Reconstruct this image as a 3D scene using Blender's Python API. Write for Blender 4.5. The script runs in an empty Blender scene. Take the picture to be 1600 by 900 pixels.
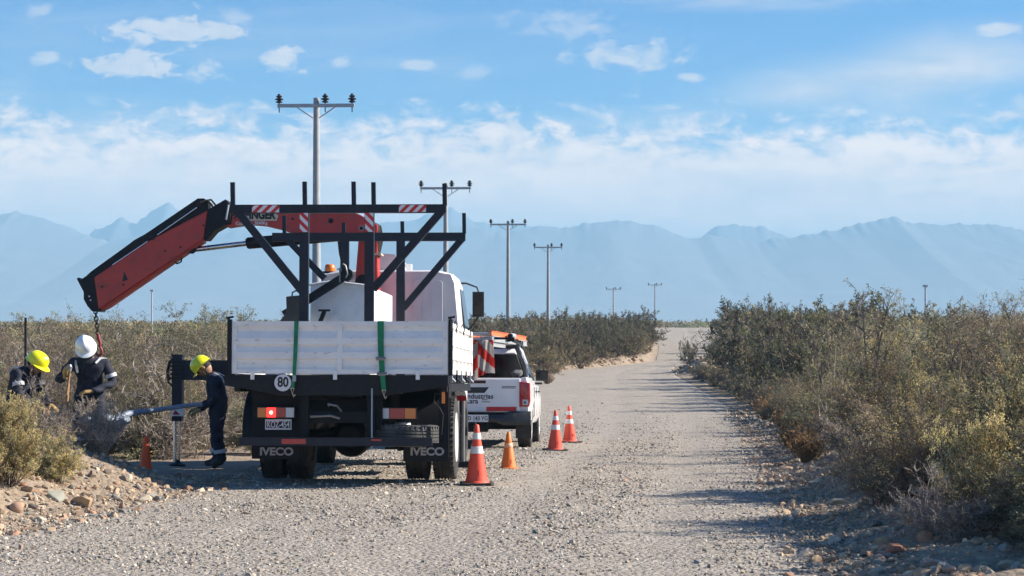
import bpy, bmesh, math, random
import numpy as np
from mathutils import Vector, Matrix, Euler, Quaternion

sc = bpy.context.scene
COL = sc.collection
R = math.radians
PI = math.pi

# ------------------------------------------------------------ camera
CAM_H = 1.85
FPX = 2960.0                       # focal length in photograph pixels (1600 wide)
cd = bpy.data.cameras.new("camera")
cam = bpy.data.objects.new("camera", cd)
COL.objects.link(cam)
cam.location = (0, 0, CAM_H)
cam.rotation_euler = (R(90), 0, 0)
cd.lens = FPX * 36.0 / 1600.0
cd.sensor_width = 36.0
cd.shift_y = 50.0 / 1600.0
cd.clip_start = 0.5
cd.clip_end = 30000.0
sc.camera = cam

# ------------------------------------------------------------ render view
sc.view_settings.view_transform = 'Standard'
sc.view_settings.look = 'None'
sc.view_settings.gamma = 1.0
sc.view_settings.use_curve_mapping = False
sc.view_settings.exposure = 1.2
sc.cycles.max_bounces = 6
sc.cycles.diffuse_bounces = 3
sc.cycles.glossy_bounces = 2
sc.cycles.transmission_bounces = 3
sc.cycles.volume_bounces = 0
sc.cycles.transparent_max_bounces = 6
sc.cycles.use_denoising = True

SUN_EL, SUN_AZ = R(31), R(7)       # azimuth: degrees beyond +X towards +Y
sun_dir = Vector((math.cos(SUN_EL) * math.cos(SUN_AZ), math.cos(SUN_EL) * math.sin(SUN_AZ), math.sin(SUN_EL)))
sd = bpy.data.lights.new("sun", 'SUN')
sd.energy = 5.0
sd.angle = R(0.5)
sd.color = (1.0, 0.93, 0.82)
sun = bpy.data.objects.new("sun", sd)
COL.objects.link(sun)
sun.rotation_euler = sun_dir.to_track_quat('Z', 'Y').to_euler()

# ------------------------------------------------------------ world: Nishita sky with clouds placed by direction
w = bpy.data.worlds.new("World")
sc.world = w
w.use_nodes = True
NT = w.node_tree
NT.nodes.clear()

def wn(t, **k):
    n = NT.nodes.new(t)
    for a, b in k.items():
        setattr(n, a, b)
    return n

def _put(sock, v):
    if isinstance(v, (int, float)):
        sock.default_value = v
    elif isinstance(v, tuple):
        sock.default_value = v
    else:
        NT.links.new(v, sock)

def M(op, a, b=0.0, c=None, clamp=False):
    n = wn('ShaderNodeMath', operation=op, use_clamp=clamp)
    _put(n.inputs[0], a)
    _put(n.inputs[1], b)
    if c is not None:
        _put(n.inputs[2], c)
    return n.outputs[0]

def SS(x, a, b):
    n = wn('ShaderNodeMapRange', interpolation_type='SMOOTHSTEP')
    _put(n.inputs['Value'], x)
    n.inputs['From Min'].default_value = a
    n.inputs['From Max'].default_value = b
    return n.outputs[0]

def MIXC(f, a, b):
    n = wn('ShaderNodeMix', data_type='RGBA')
    _put(n.inputs[0], f)
    _put(n.inputs[6], a)
    _put(n.inputs[7], b)
    return n.outputs[2]

sky = wn('ShaderNodeTexSky', sky_type='NISHITA')
sky.sun_disc = False
sky.sun_elevation = SUN_EL
sky.sun_rotation = R(90) - SUN_AZ
sky.altitude = 900
sky.air_density = 1.0
sky.dust_density = 0.25
sky.ozone_density = 2.5
tc = wn('ShaderNodeTexCoord')
sep = wn('ShaderNodeSeparateXYZ')
NT.links.new(tc.outputs['Generated'], sep.inputs[0])
ay = M('MAXIMUM', M('ABSOLUTE', sep.outputs[1]), 0.02)
AZ = M('DIVIDE', sep.outputs[0], ay)          # tangent of the bearing
EL = M('DIVIDE', sep.outputs[2], ay)          # tangent of the height above the horizon
U = M('MULTIPLY', AZ, FPX / 100.0)            # in units of about two degrees
V = M('MULTIPLY', EL, FPX / 100.0)
cmb = wn('ShaderNodeCombineXYZ')
_put(cmb.inputs[0], U)
_put(cmb.inputs[1], V)

def noise(scale, detail, rough, sx=1.0, sy=1.0, off=0.0, dist=0.0):
    mp = wn('ShaderNodeMapping')
    NT.links.new(cmb.outputs[0], mp.inputs[0])
    mp.inputs['Scale'].default_value = (sx, sy, 1)
    mp.inputs['Location'].default_value = (off, off * 0.7, off * 1.3)
    n = wn('ShaderNodeTexNoise')
    NT.links.new(mp.outputs[0], n.inputs['Vector'])
    n.inputs['Scale'].default_value = scale
    n.inputs['Detail'].default_value = detail
    n.inputs['Roughness'].default_value = rough
    n.inputs['Distortion'].default_value = dist
    return n.outputs['Fac']

nA = noise(2.3, 9, 0.62, 0.75, 1.4, 3.0, 0.35)
nB = noise(0.9, 7, 0.62, 0.32, 1.8, 11.0, 0.5)
nC = noise(2.6, 6, 0.65, 0.8, 1.3, 7.0)
nAc = M('SUBTRACT', nA, 0.5)
nBc = M('SUBTRACT', nB, 0.5)
nCc = M('SUBTRACT', nC, 0.5)

def blob(px, py, rx, ry, soft, amp, gain=1.0, rot=0.0, ns=None):
    cx, cy = (px - 800) / 100.0, (500 - py) / 100.0
    du = M('SUBTRACT', U, cx)
    dv = M('SUBTRACT', V, cy)
    if rot:
        c, s = math.cos(R(rot)), math.sin(R(rot))
        du, dv = (M('ADD', M('MULTIPLY', du, c), M('MULTIPLY', dv, s)),
                  M('SUBTRACT', M('MULTIPLY', dv, c), M('MULTIPLY', du, s)))
    a = M('DIVIDE', du, rx / 100.0)
    b = M('DIVIDE', dv, ry / 100.0)
    d = M('SQRT', M('ADD', M('MULTIPLY', a, a), M('MULTIPLY', b, b)))
    v = M('ADD', M('SUBTRACT', 0.95, d), M('MULTIPLY', ns if ns is not None else nAc, amp * 2.3))
    v = SS(v, -soft * 0.45, soft * 1.5)
    return M('MULTIPLY', v, gain)

cum = None      # crisp cumulus
for b in [(270, 50, 95, 30, .5, 2.4, .80), (215, 100, 80, 22, .4, 2.2, .85), (325, 108, 36, 20, .5, 2.2, .65),
          (440, 92, 38, 22, .5, 1.8, .85), (70, 90, 26, 12, .5, 1.4, .65), (530, 97, 24, 12, .5, 1.5, .6),
          (652, 102, 30, 10, .5, 1.2, .6), (740, 116, 40, 14, .7, 1.6, .4), (975, 88, 95, 22, .6, 2.0, .75),
          (870, 38, 100, 22, .8, 2.2, .5), (1077, 120, 24, 9, .5, 1.2, .7), (1570, 48, 50, 13, .5, 1.4, .75),
          (60, 18, 24, 14, .6, 1.6, .45), (1590, 180, 40, 26, .6, 2.0, .5), (360, 24, 44, 18, .7, 1.8, .45),
          (145, 160, 40, 16, .7, 2.0, .45), (800, 205, 60, 34, .5, 1.7, .9), (640, 215, 90, 30, .6, 1.7, .8), (720, 225, 90, 34, .6, 1.8, .8),
          (40, 205, 110, 40, .7, 1.9, .8), (370, 190, 110, 32, .8, 2.2, .55), (230, 225, 60, 40, .8, 2.0, .6)]:
    v = blob(*b)
    cum = v if cum is None else M('MAXIMUM', cum, v)
veil = None     # thin streaks
for b in [(1460, 110, 330, 62, .8, .45, .95, 8, nBc), (1280, 140, 170, 46, .8, .45, .8, 4, nBc), (1060, 178, 300, 26, 1.1, 1.4, .42, 4, nBc),
          (1150, 4, 200, 20, .9, 1.5, .62, 0, nBc), (1400, 170, 300, 50, 1.2, 1.2, .5, 0, nBc),
          (420, 60, 500, 60, 1.3, 2.2, .22, 0, nBc), (120, 190, 300, 60, 1.1, 2.0, .45, 0, nBc)]:
    v = blob(*b)
    veil = v if veil is None else M('MAXIMUM', veil, v)
# the long bank over the mountains: V from about 3.1 (top) down to the ridge line
topn = M('ADD', V, M('MULTIPLY', nAc, -2.4))
bank_top = SS(topn, 3.35, 2.45)
n_ = NT.nodes[-1]
bank = M('MULTIPLY', bank_top, M('ADD', 0.97, M('MULTIPLY', nBc, 0.5)), clamp=True)
low = SS(M('ADD', V, M('MULTIPLY', nAc, 0.8)), 0.65, 1.3)
bank = M('MULTIPLY', bank, M('ADD', M('MULTIPLY', low, 0.85), 0.15))
m1 = M('MAXIMUM', M('MAXIMUM', cum, veil), bank, clamp=True)
CL = 1.0
shade = M('MULTIPLY', M('ADD', SS(nC, 0.35, 0.68), SS(nB, 0.3, 0.7)), 0.5)
CLW = (7.6 * CL, 6.8 * CL, 6.2 * CL, 1)
CLG = (5.3 * CL, 5.2 * CL, 5.4 * CL, 1)
ccol = MIXC(shade, CLG, CLW)
hue = wn('ShaderNodeHueSaturation')
hue.inputs['Saturation'].default_value = 1.45
NT.links.new(sky.outputs[0], hue.inputs['Color'])
tint = wn('ShaderNodeMix', data_type='RGBA', blend_type='MULTIPLY')
tint.inputs[0].default_value = 1.0
NT.links.new(hue.outputs[0], tint.inputs[6])
tint.inputs[7].default_value = (.44, .74, .94, 1)
skyc = tint.outputs[2]
col0 = MIXC(M('MAXIMUM', cum, veil, clamp=True), skyc, ccol)
bshade = M('MULTIPLY', M('ADD', SS(nA, 0.36, 0.62), SS(nB, 0.34, 0.66)), 0.5)
bcol = MIXC(bshade, (8.6, 7.1, 6.0, 1), (11.4, 8.9, 7.1, 1))
col = MIXC(bank, col0, bcol)
bg = wn('ShaderNodeBackground')
bg.inputs['Strength'].default_value = 0.065
NT.links.new(col, bg.inputs['Color'])
wo = wn('ShaderNodeOutputWorld')
NT.links.new(bg.outputs[0], wo.inputs[0])

# ============================================================ helpers
def tag(o, label=None, cat=None, group=None, kind=None):
    if label: o['label'] = label
    if cat: o['category'] = cat
    if group: o['group'] = group
    if kind: o['kind'] = kind
    return o

def empty(name, loc=(0, 0, 0), rot=(0, 0, 0)):
    o = bpy.data.objects.new(name, None)
    o.location = loc
    o.rotation_euler = rot
    COL.objects.link(o)
    return o

def link_mesh(name, me, mat=None, parent=None):
    o = bpy.data.objects.new(name, me)
    COL.objects.link(o)
    if mat is not None:
        for m_ in (mat if isinstance(mat, (list, tuple)) else [mat]):
            me.materials.append(m_)
    if parent is not None:
        o.parent = parent
    return o

def obj(name, bm, mat, parent=None, smooth=None, bevel=0.0, seg=2):
    """one mesh object out of a bmesh; smooth = angle in degrees under which edges shade smooth"""
    if bevel:
        bmesh.ops.bevel(bm, geom=[e for e in bm.edges if e.is_manifold and e.calc_face_angle(0) > R(25)],
                        offset=bevel, segments=seg, profile=0.6, affect='EDGES', clamp_overlap=True)
    bm.normal_update()
    if smooth:
        for f in bm.faces: f.smooth = True
        for e in bm.edges:
            e.smooth = not (e.is_manifold and e.calc_face_angle(0) > R(smooth))
    me = bpy.data.meshes.new(name)
    bm.to_mesh(me)
    bm.free()
    return link_mesh(name, me, mat, parent)

def BM():
    return bmesh.new()

def box(bm, x0, x1, y0, y1, z0, z1, mtx=None, mi=0):
    vs = [bm.verts.new((x, y, z)) for x in (x0, x1) for y in (y0, y1) for z in (z0, z1)]
    if mtx is not None:
        for v in vs: v.co = mtx @ v.co
    for q in ((0, 1, 3, 2), (4, 6, 7, 5), (0, 4, 5, 1), (2, 3, 7, 6), (0, 2, 6, 4), (1, 5, 7, 3)):
        f = bm.faces.new([vs[i] for i in q])
        f.material_index = mi
    return vs

def cbox(bm, c, s, rot=None, mi=0):
    m = Matrix.Translation(Vector(c))
    if rot is not None: m = m @ rot.to_4x4()
    return box(bm, -s[0] / 2, s[0] / 2, -s[1] / 2, s[1] / 2, -s[2] / 2, s[2] / 2, m, mi)

def prism(bm, pts, y0, y1, mtx=None, mi=0):
    """polygon in x,z extruded along y"""
    a = [bm.verts.new((p[0], y0, p[1])) for p in pts]
    b = [bm.verts.new((p[0], y1, p[1])) for p in pts]
    if mtx is not None:
        for v in a + b: v.co = mtx @ v.co
    n = len(pts)
    fs = [bm.faces.new(a), bm.faces.new(list(reversed(b)))]
    for i in range(n):
        fs.append(bm.faces.new((a[i], b[i], b[(i + 1) % n], a[(i + 1) % n])))
    for f in fs: f.material_index = mi
    bmesh.ops.recalc_face_normals(bm, faces=fs)
    return a + b

def plan(bm, pts, z0, z1, mi=0, top=None):
    """polygon in x,y extruded along z; top: optional list of z per point"""
    a = [bm.verts.new((p[0], p[1], z0)) for p in pts]
    b = [bm.verts.new((p[0], p[1], (top[i] if top else z1))) for i, p in enumerate(pts)]
    n = len(pts)
    fs = [bm.faces.new(a), bm.faces.new(list(reversed(b)))]
    for i in range(n):
        fs.append(bm.faces.new((a[i], b[i], b[(i + 1) % n], a[(i + 1) % n])))
    for f in fs: f.material_index = mi
    bmesh.ops.recalc_face_normals(bm, faces=fs)

def tube(bm, pts, rad, n=10, cap=True, mi=0, flat=None):
    pts = [Vector(p) for p in pts]
    if isinstance(rad, (int, float)): rad = [rad] * len(pts)
    rings = []
    up = None
    for i, p in enumerate(pts):
        if i == 0: t = pts[1] - pts[0]
        elif i == len(pts) - 1: t = pts[-1] - pts[-2]
        else: t = (pts[i + 1] - p).normalized() + (p - pts[i - 1]).normalized()
        t.normalize()
        if up is None:
            up = t.orthogonal().normalized()
        else:
            up = (up - t * up.dot(t)).normalized()
        s = t.cross(up)
        rings.append([bm.verts.new(p + (up * math.cos(2 * PI * k / n) + s * math.sin(2 * PI * k / n)) * rad[i]) for k in range(n)])
    fs = []
    for a, b in zip(rings, rings[1:]):
        for k in range(n):
            fs.append(bm.faces.new((a[k], a[(k + 1) % n], b[(k + 1) % n], b[k])))
    if cap:
        fs.append(bm.faces.new(list(reversed(rings[0]))))
        fs.append(bm.faces.new(rings[-1]))
    for f in fs: f.material_index = mi
    return rings

def lathe(bm, prof, n=24, mtx=None, mi=0, squash=None):
    """profile (r, z) turned about z"""
    rings = []
    for r, z in prof:
        if r < 1e-5:
            v = bm.verts.new((0, 0, z))
            rings.append([v])
        else:
            rings.append([bm.verts.new((r * math.cos(2 * PI * k / n), r * math.sin(2 * PI * k / n), z)) for k in range(n)])
    fs = []
    for a, b in zip(rings, rings[1:]):
        if len(a) == 1 and len(b) == 1: continue
        for k in range(n):
            k2 = (k + 1) % n
            if len(a) == 1: fs.append(bm.faces.new((a[0], b[k2], b[k])))
            elif len(b) == 1: fs.append(bm.faces.new((a[k], a[k2], b[0])))
            else: fs.append(bm.faces.new((a[k], a[k2], b[k2], b[k])))
    if len(rings[0]) > 1 and rings[0] is not rings[-1]:
        fs.append(bm.faces.new(list(reversed(rings[0]))))
    if len(rings[-1]) > 1:
        fs.append(bm.faces.new(rings[-1]))
    vs = [v for r_ in rings for v in r_]
    if squash:
        for v in vs: v.co = Vector((v.co.x * squash[0], v.co.y * squash[1], v.co.z * squash[2]))
    if mtx is not None:
        for v in vs: v.co = mtx @ v.co
    for f in fs: f.material_index = mi
    return vs

def beam(bm, a, b, wd, dp, mi=0):
    """square bar from a to b; wd across (in the a-b / y-normal plane), dp along y"""
    a, b = Vector(a), Vector(b)
    t = (b - a)
    L = t.length
    t.normalize()
    yv = Vector((0, 1, 0))
    if abs(t.dot(yv)) > 0.9: yv = Vector((0, 0, 1))
    s = t.cross(yv).normalized()
    yv = s.cross(t).normalized()
    rot = Matrix((s, yv, t)).transposed()
    m = Matrix.Translation((a + b) / 2) @ rot.to_4x4()
    return box(bm, -wd / 2, wd / 2, -dp / 2, dp / 2, -L / 2, L / 2, m, mi)

def text(name, s, size, mtx, mat, parent=None, ext=0.003, xs=1.0, bold=0.0, fit=None):
    cu = bpy.data.curves.new(name, 'FONT')
    cu.body = s
    cu.size = size
    cu.extrude = ext
    cu.offset = bold
    cu.align_x = 'CENTER'
    cu.align_y = 'CENTER'
    tmp = bpy.data.objects.new(name + "_src", cu)
    COL.objects.link(tmp)
    dg = bpy.context.evaluated_depsgraph_get()
    me = bpy.data.meshes.new_from_object(tmp.evaluated_get(dg))
    bpy.data.objects.remove(tmp)
    bpy.data.curves.remove(cu)
    if fit:      # width the lettering must fill
        xx = [v.co.x for v in me.vertices]
        xs = fit / (max(xx) - min(xx))
    me.transform(mtx @ Matrix.Diagonal((xs, 1, 1, 1)))
    me.name = name
    me.materials.clear()
    return link_mesh(name, me, mat, parent)

FACE_BACK = Matrix.Rotation(R(90), 4, 'X')       # text that faces -Y

# ------------------------------------------------------------ materials
def mat(name, color, rough=0.6, metal=0.0, var=0.0, vscale=6.0, bump=0.0, bscale=40.0, dirt=None, dscale=3.0,
        dthr=(0.5, 0.7), damt=0.8, coat=0.0, spec=0.5, emit=None, estr=0.0, attr=False, transl=0.0, objrand=0.0, stretch=None, alpha=None):
    m = bpy.data.materials.new(name)
    m.use_nodes = True
    nt = m.node_tree
    b = nt.nodes['Principled BSDF']
    b.inputs['Roughness'].default_value = rough
    b.inputs['Metallic'].default_value = metal
    b.inputs['Coat Weight'].default_value = coat
    b.inputs['Specular IOR Level'].default_value = spec
    c = (color[0], color[1], color[2], 1)
    b.inputs['Base Color'].default_value = c
    tcn = nt.nodes.new('ShaderNodeTexCoord')
    src = tcn.outputs['Object']
    if stretch:
        mp = nt.nodes.new('ShaderNodeMapping')
        mp.inputs['Scale'].default_value = stretch
        nt.links.new(src, mp.inputs[0])
        src = mp.outputs[0]
    def nz(scale, detail=6, rg=0.6):
        n = nt.nodes.new('ShaderNodeTexNoise')
        n.inputs['Scale'].default_value = scale
        n.inputs['Detail'].default_value = detail
        n.inputs['Roughness'].default_value = rg
        nt.links.new(src, n.inputs['Vector'])
        return n.outputs['Fac']
    def mix(f, a, bb, blend='MIX'):
        n = nt.nodes.new('ShaderNodeMix')
        n.data_type = 'RGBA'
        n.blend_type = blend
        for s_, v in ((n.inputs[0], f), (n.inputs[6], a), (n.inputs[7], bb)):
            if isinstance(v, (float, int, tuple)): s_.default_value = v
            else: nt.links.new(v, s_)
        return n.outputs[2]
    def rng(x, a, bb, c0=0.0, c1=1.0):
        n = nt.nodes.new('ShaderNodeMapRange')
        nt.links.new(x, n.inputs[0])
        n.inputs[1].default_value, n.inputs[2].default_value, n.inputs[3].default_value, n.inputs[4].default_value = a, bb, c0, c1
        return n.outputs[0]
    cur = c
    if var:
        f = rng(nz(vscale), 0.3, 0.7, 1 - var, 1 + var)
        n = nt.nodes.new('ShaderNodeVectorMath')
        n.operation = 'SCALE'
        n.inputs[0].default_value = c[:3]
        nt.links.new(f, n.inputs['Scale'])
        cur = n.outputs[0]
    if attr:
        at_ = nt.nodes.new('ShaderNodeAttribute')
        at_.attribute_name = 'Col'
        cur = mix(1.0, cur, at_.outputs['Color'], 'MULTIPLY')
    if objrand:
        oi = nt.nodes.new('ShaderNodeObjectInfo')
        f = rng(oi.outputs['Random'], 0, 1, 1 - objrand, 1 + objrand)
        n = nt.nodes.new('ShaderNodeVectorMath')
        n.operation = 'SCALE'
        if isinstance(cur, tuple): n.inputs[0].default_value = cur[:3]
        else: nt.links.new(cur, n.inputs[0])
        nt.links.new(f, n.inputs['Scale'])
        cur = n.outputs[0]
    if dirt:
        f = rng(nz(dscale, 8, 0.7), dthr[0], dthr[1], 0, damt)
        cur = mix(f, cur, (dirt[0], dirt[1], dirt[2], 1))
        rr = rng(f, 0, 1, rough, min(1, rough + 0.35))
        nt.links.new(rr, b.inputs['Roughness'])
    if not isinstance(cur, tuple):
        nt.links.new(cur, b.inputs['Base Color'])
    if bump:
        bn = nt.nodes.new('ShaderNodeBump')
        bn.inputs['Strength'].default_value = 1.0
        bn.inputs['Distance'].default_value = bump
        nt.links.new(nz(bscale, 5), bn.inputs['Height'])
        nt.links.new(bn.outputs[0], b.inputs['Normal'])
    if emit:
        b.inputs['Emission Color'].default_value = (emit[0], emit[1], emit[2], 1)
        b.inputs['Emission Strength'].default_value = estr
    if transl:
        out = nt.nodes['Material Output']
        tr = nt.nodes.new('ShaderNodeBsdfTranslucent')
        if isinstance(cur, tuple): tr.inputs[0].default_value = cur
        else: nt.links.new(cur, tr.inputs[0])
        ms = nt.nodes.new('ShaderNodeMixShader')
        ms.inputs[0].default_value = transl
        nt.links.new(b.outputs[0], ms.inputs[1])
        nt.links.new(tr.outputs[0], ms.inputs[2])
        nt.links.new(ms.outputs[0], out.inputs[0])
    return m

MT = {}
MT['white'] = mat('white_paint', (.83, .81, .78), .45, var=.08, vscale=3, dirt=(.26, .15, .09), dscale=9, dthr=(.585, .70), damt=.7, stretch=(1, 1, 2.6), bump=.0015, bscale=14)
MT['white_clean'] = mat('white_car_paint', (.80, .80, .80), .25, coat=.5, dirt=(.42, .36, .29), dscale=4, dthr=(.52, .78), damt=.35)
MT['cab'] = mat('cab_paint', (.70, .66, .655), .4, var=.04, coat=.2, dirt=(.4, .34, .3), dscale=5, dthr=(.52, .8), damt=.3)
MT['grp'] = mat('white_fibreglass', (.80, .80, .79), .45, var=.05, vscale=4, dirt=(.5, .47, .42), dscale=5, dthr=(.5, .75), damt=.4)
MT['rack'] = mat('dark_blue_paint', (.011, .014, .025), .45, var=.25, vscale=8, dirt=(.06, .05, .045), dscale=7, dthr=(.58, .78), damt=.4, spec=.35)
MT['black'] = mat('black_steel', (.009, .010, .013), .55, var=.2, dirt=(.05, .043, .036), dscale=6, dthr=(.55, .78), damt=.4, spec=.3)
MT['chassis'] = mat('dusty_black_steel', (.007, .008, .010), .65, var=.3, dirt=(.05, .042, .034), dscale=5, dthr=(.52, .78), damt=.4, spec=.25)
MT['red'] = mat('red_crane_paint', (.50, .030, .022), .42, var=.08, coat=.15, dirt=(.15, .06, .05), dscale=8, dthr=(.5, .72), damt=.6)
MT['chrome'] = mat('polished_steel', (.65, .66, .68), .22, metal=1.0)
MT['galv'] = mat('galvanised_steel', (.36, .39, .43), .55, metal=.35, var=.12, vscale=9)
MT['concrete'] = mat('pole_concrete', (.31, .33, .345), .75, var=.12, vscale=5, dirt=(.2, .19, .17), dscale=2, dthr=(.5, .8), damt=.4)
MT['rubber'] = mat('tyre_rubber', (.018, .018, .019), .8, var=.3, dirt=(.13, .105, .08), dscale=7, dthr=(.46, .7), damt=.55, bump=.004, bscale=60)
MT['rim'] = mat('rim_paint', (.55, .56, .57), .45, dirt=(.2, .16, .12), dscale=8, dthr=(.45, .7), damt=.6)
MT['amber'] = mat('amber_lens', (.75, .20, .02), .25, coat=.5)
MT['redlens'] = mat('red_lens', (.42, .008, .012), .25, coat=.5)
MT['lit'] = mat('lit_red_lens', (.8, .02, .02), .3, emit=(1, .025, .02), estr=1.3)
MT['bulb'] = mat('lit_bulb', (1, .3, .2), .3, emit=(1, .45, .3), estr=3.0)
MT['clear'] = mat('clear_lens', (.62, .62, .64), .3, coat=.5)
MT['green'] = mat('green_webbing', (.012, .21, .09), .75, var=.15, vscale=20, dirt=(.02, .08, .05), dscale=12, dthr=(.5, .7), damt=.5)
MT['tape_r'] = mat('reflective_red', (.55, .02, .02), .4)
MT['tape_w'] = mat('reflective_white', (.72, .72, .74), .4)
MT['ink'] = mat('black_ink', (.012, .012, .014), .5)
MT['navyink'] = mat('navy_ink', (.02, .022, .055), .5)
MT['letter_w'] = mat('white_lettering', (.7, .7, .7), .5)
MT['letter_g'] = mat('worn_pale_lettering', (.36, .35, .34), .6, dirt=(.1, .09, .08), dscale=25, dthr=(.45, .7), damt=.6)
MT['beige'] = mat('beige_plate', (.60, .50, .36), .5)
MT['cone_r'] = mat('cone_red_rubber', (.74, .075, .035), .5, var=.08, dirt=(.40, .20, .15), dscale=6, dthr=(.5, .75), damt=.4)
MT['cone_o'] = mat('cone_orange_plastic', (.80, .19, .035), .45, var=.08, dirt=(.45, .28, .17), dscale=8, dthr=(.5, .75), damt=.4)
MT['cone_band'] = mat('cone_reflective_band', (.74, .73, .72), .45, dirt=(.45, .32, .27), dscale=16, dthr=(.48, .7), damt=.6)
MT['navy'] = mat('navy_coverall', (.014, .017, .034), .85, var=.25, vscale=9, bump=.006, bscale=14)
MT['skin'] = mat('skin', (.36, .20, .13), .55, var=.08)
MT['hair'] = mat('dark_hair', (.012, .010, .009), .8)
MT['glove'] = mat('leather_glove', (.36, .24, .10), .8, var=.2, vscale=20)
MT['boot'] = mat('black_boot', (.016, .015, .014), .6, dirt=(.12, .1, .07), dscale=14, dthr=(.45, .7), damt=.5)
MT['helm_y'] = mat('yellow_helmet', (.86, .80, .015), .28, coat=.4)
MT['helm_w'] = mat('white_helmet', (.80, .82, .84), .28, coat=.4)
MT['reflect'] = mat('reflective_tape', (.50, .51, .53), .4)
MT['wood'] = mat('wood_handle', (.35, .20, .10), .6, var=.15)
MT['glass'] = mat('dark_glass', (.006, .008, .009), .10, spec=.35)
MT['mirror'] = mat('mirror_glass', (.55, .6, .62), .05, metal=1.0)
MT['plastic'] = mat('black_plastic', (.018, .019, .021), .45, dirt=(.10, .085, .07), dscale=8, dthr=(.5, .75), damt=.35)
MT['orange_grp'] = mat('orange_fibreglass', (.72, .17, .06), .5, var=.08)
MT['alu'] = mat('aluminium', (.62, .63, .64), .4, metal=.6, var=.05)
MT['seat'] = mat('grey_upholstery', (.10, .10, .10), .9)
MT['insul'] = mat('dark_insulator', (.022, .016, .018), .35)
MT['redchain'] = mat('red_hook_paint', (.25, .02, .02), .5)
MT['steel'] = mat('dull_steel', (.25, .25, .26), .45, metal=.7)

# ============================================================ terrain
def hsh(ix, iy, s):
    v = np.sin(ix * 127.1 + iy * 311.7 + s * 74.7) * 43758.5453
    return v - np.floor(v)

def vnoise(x, y, s=0):
    ix, iy = np.floor(x), np.floor(y)
    fx, fy = x - ix, y - iy
    fx, fy = fx * fx * (3 - 2 * fx), fy * fy * (3 - 2 * fy)
    a = hsh(ix, iy, s); b = hsh(ix + 1, iy, s); c = hsh(ix, iy + 1, s); d = hsh(ix + 1, iy + 1, s)
    return (a + (b - a) * fx) * (1 - fy) + (c + (d - c) * fx) * fy

def fbm(x, y, o=4, s=0):
    t, a, n = 0, 0.5, 0
    for i in range(o):
        t = t + a * vnoise(x, y, s + i); n += a
        x, y, a = x * 2.03 + 5.1, y * 2.03 + 1.7, a * 0.5
    return t / n - 0.5

def sst(a, b, x):
    t = np.clip((x - a) / (b - a), 0, 1)
    return t * t * (3 - 2 * t)

TY = np.arange(0, 420, 0.5)
def table(pts, win):
    v = np.interp(TY, [p[0] for p in pts], [p[1] for p in pts])
    k = int(win / 0.5)
    ker = np.hanning(2 * k + 3)[1:-1]; ker /= ker.sum()
    pad = np.concatenate([np.full(k, v[0]), v, v[-1] + (v[-1] - v[-2]) * np.arange(1, k + 1)])
    return np.convolve(pad, ker, 'valid')[:len(TY)]
T_PROF = table([(0, 0), (21.5, 0.0), (32.7, -.39), (40, -.62), (50, -.90), (65, -1.08), (86, -1.15), (110, -1.12), (130, -1.0), (150, -.50),
                (175, .06), (200, .48), (230, .84), (260, .80), (330, .3), (420, 0)], 5)
T_L = table([(0, -7.5), (13, -5.3), (16.5, -4.5), (20.4, -3.55), (26, -3.15), (33, -2.6), (50, -1.6), (65, -.9), (86, .1), (104, 1.5), (112, 3.2), (120, 6.5), (130, 9.8),
             (155, 11.9), (190, 14.4), (230, 17.3), (260, 19.5), (420, 30)], 3)
T_R = table([(0, 1.6), (13, 2.3), (19, 2.9), (26, 3.6), (33, 4.45), (50, 6.2), (65, 7.45), (86, 8.4), (104, 8.9), (112, 9.5), (120, 10.4), (130, 12.8),
             (155, 16.5), (190, 20.4), (230, 24.2), (260, 26.5), (420, 37)], 3)

def gz(x, y, micro=True):
    x = np.asarray(x, float); y = np.asarray(y, float)
    p = np.interp(y, TY, T_PROF)
    L = np.interp(y, TY, T_L); Rr = np.interp(y, TY, T_R)
    dl, dr = L - x, x - Rr
    d = np.maximum(np.maximum(dl, dr), 0)
    s = sst(9, 45, d)
    plain = 0.05 + 0.5 * fbm(x / 45, y / 45, 3, 3)
    plain = np.where(dr > 0, plain + sst(120, 240, y) * 1.3 * sst(420, 300, y) , plain)
    z = p * (1 - s) + plain * s
    n1 = fbm(x * 1.3, y * 1.3, 3, 11)
    # left berm by the workers
    b = sst(-.15, 1.6, dl) * sst(13, 17.5, y) * sst(22.9, 21.0, y - 0.10 * (dl - 1)) * (0.52 + .34 * n1)
    b = b * (1 - .4 * sst(3, 6, dl))
    z = z + b
    # right verge windrow
    wr = np.exp(-((dr - .9 - .5 * n1) / .55) ** 2) * (0.16 + .30 * n1) * sst(70, 30, y) + sst(0.3, 2.2, dr) * .12
    z = z + np.where(dr > -.5, wr, 0)
    # small spoil heap on the right verge
    z = z + .26 * np.exp(-((x - 3.95) / .55) ** 2 - ((y - 20.3) / .8) ** 2)
    # eroded bank along the far left side of the road
    eb = sst(0.1, .9, dl + .5 * n1) * sst(82, 100, y) * sst(240, 150, y) * (.42 + .35 * fbm(x * .8, y * .25, 3, 21))
    z = z + eb
    # low mound where the track bends
    md = .75 * np.exp(-((x - 10.3) / 1.0) ** 2 - ((y - 104) / 4.5) ** 2) * (1 + .6 * n1)
    z = z + md
    if micro:
        rough = np.where(d > 0.05, .05, .012)
        z = z + rough * fbm(x * 3.1, y * 3.1, 4, 31)
        # wheel ruts
        c = (x - L) / np.maximum(Rr - L, .1)
        z = z - .018 * (np.exp(-((c - .56) / .05) ** 2) + np.exp(-((c - .80) / .05) ** 2)) * (d <= 0)
    return z

def gzf(x, y):
    return float(gz(np.array([x]), np.array([y]))[0])

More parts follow.
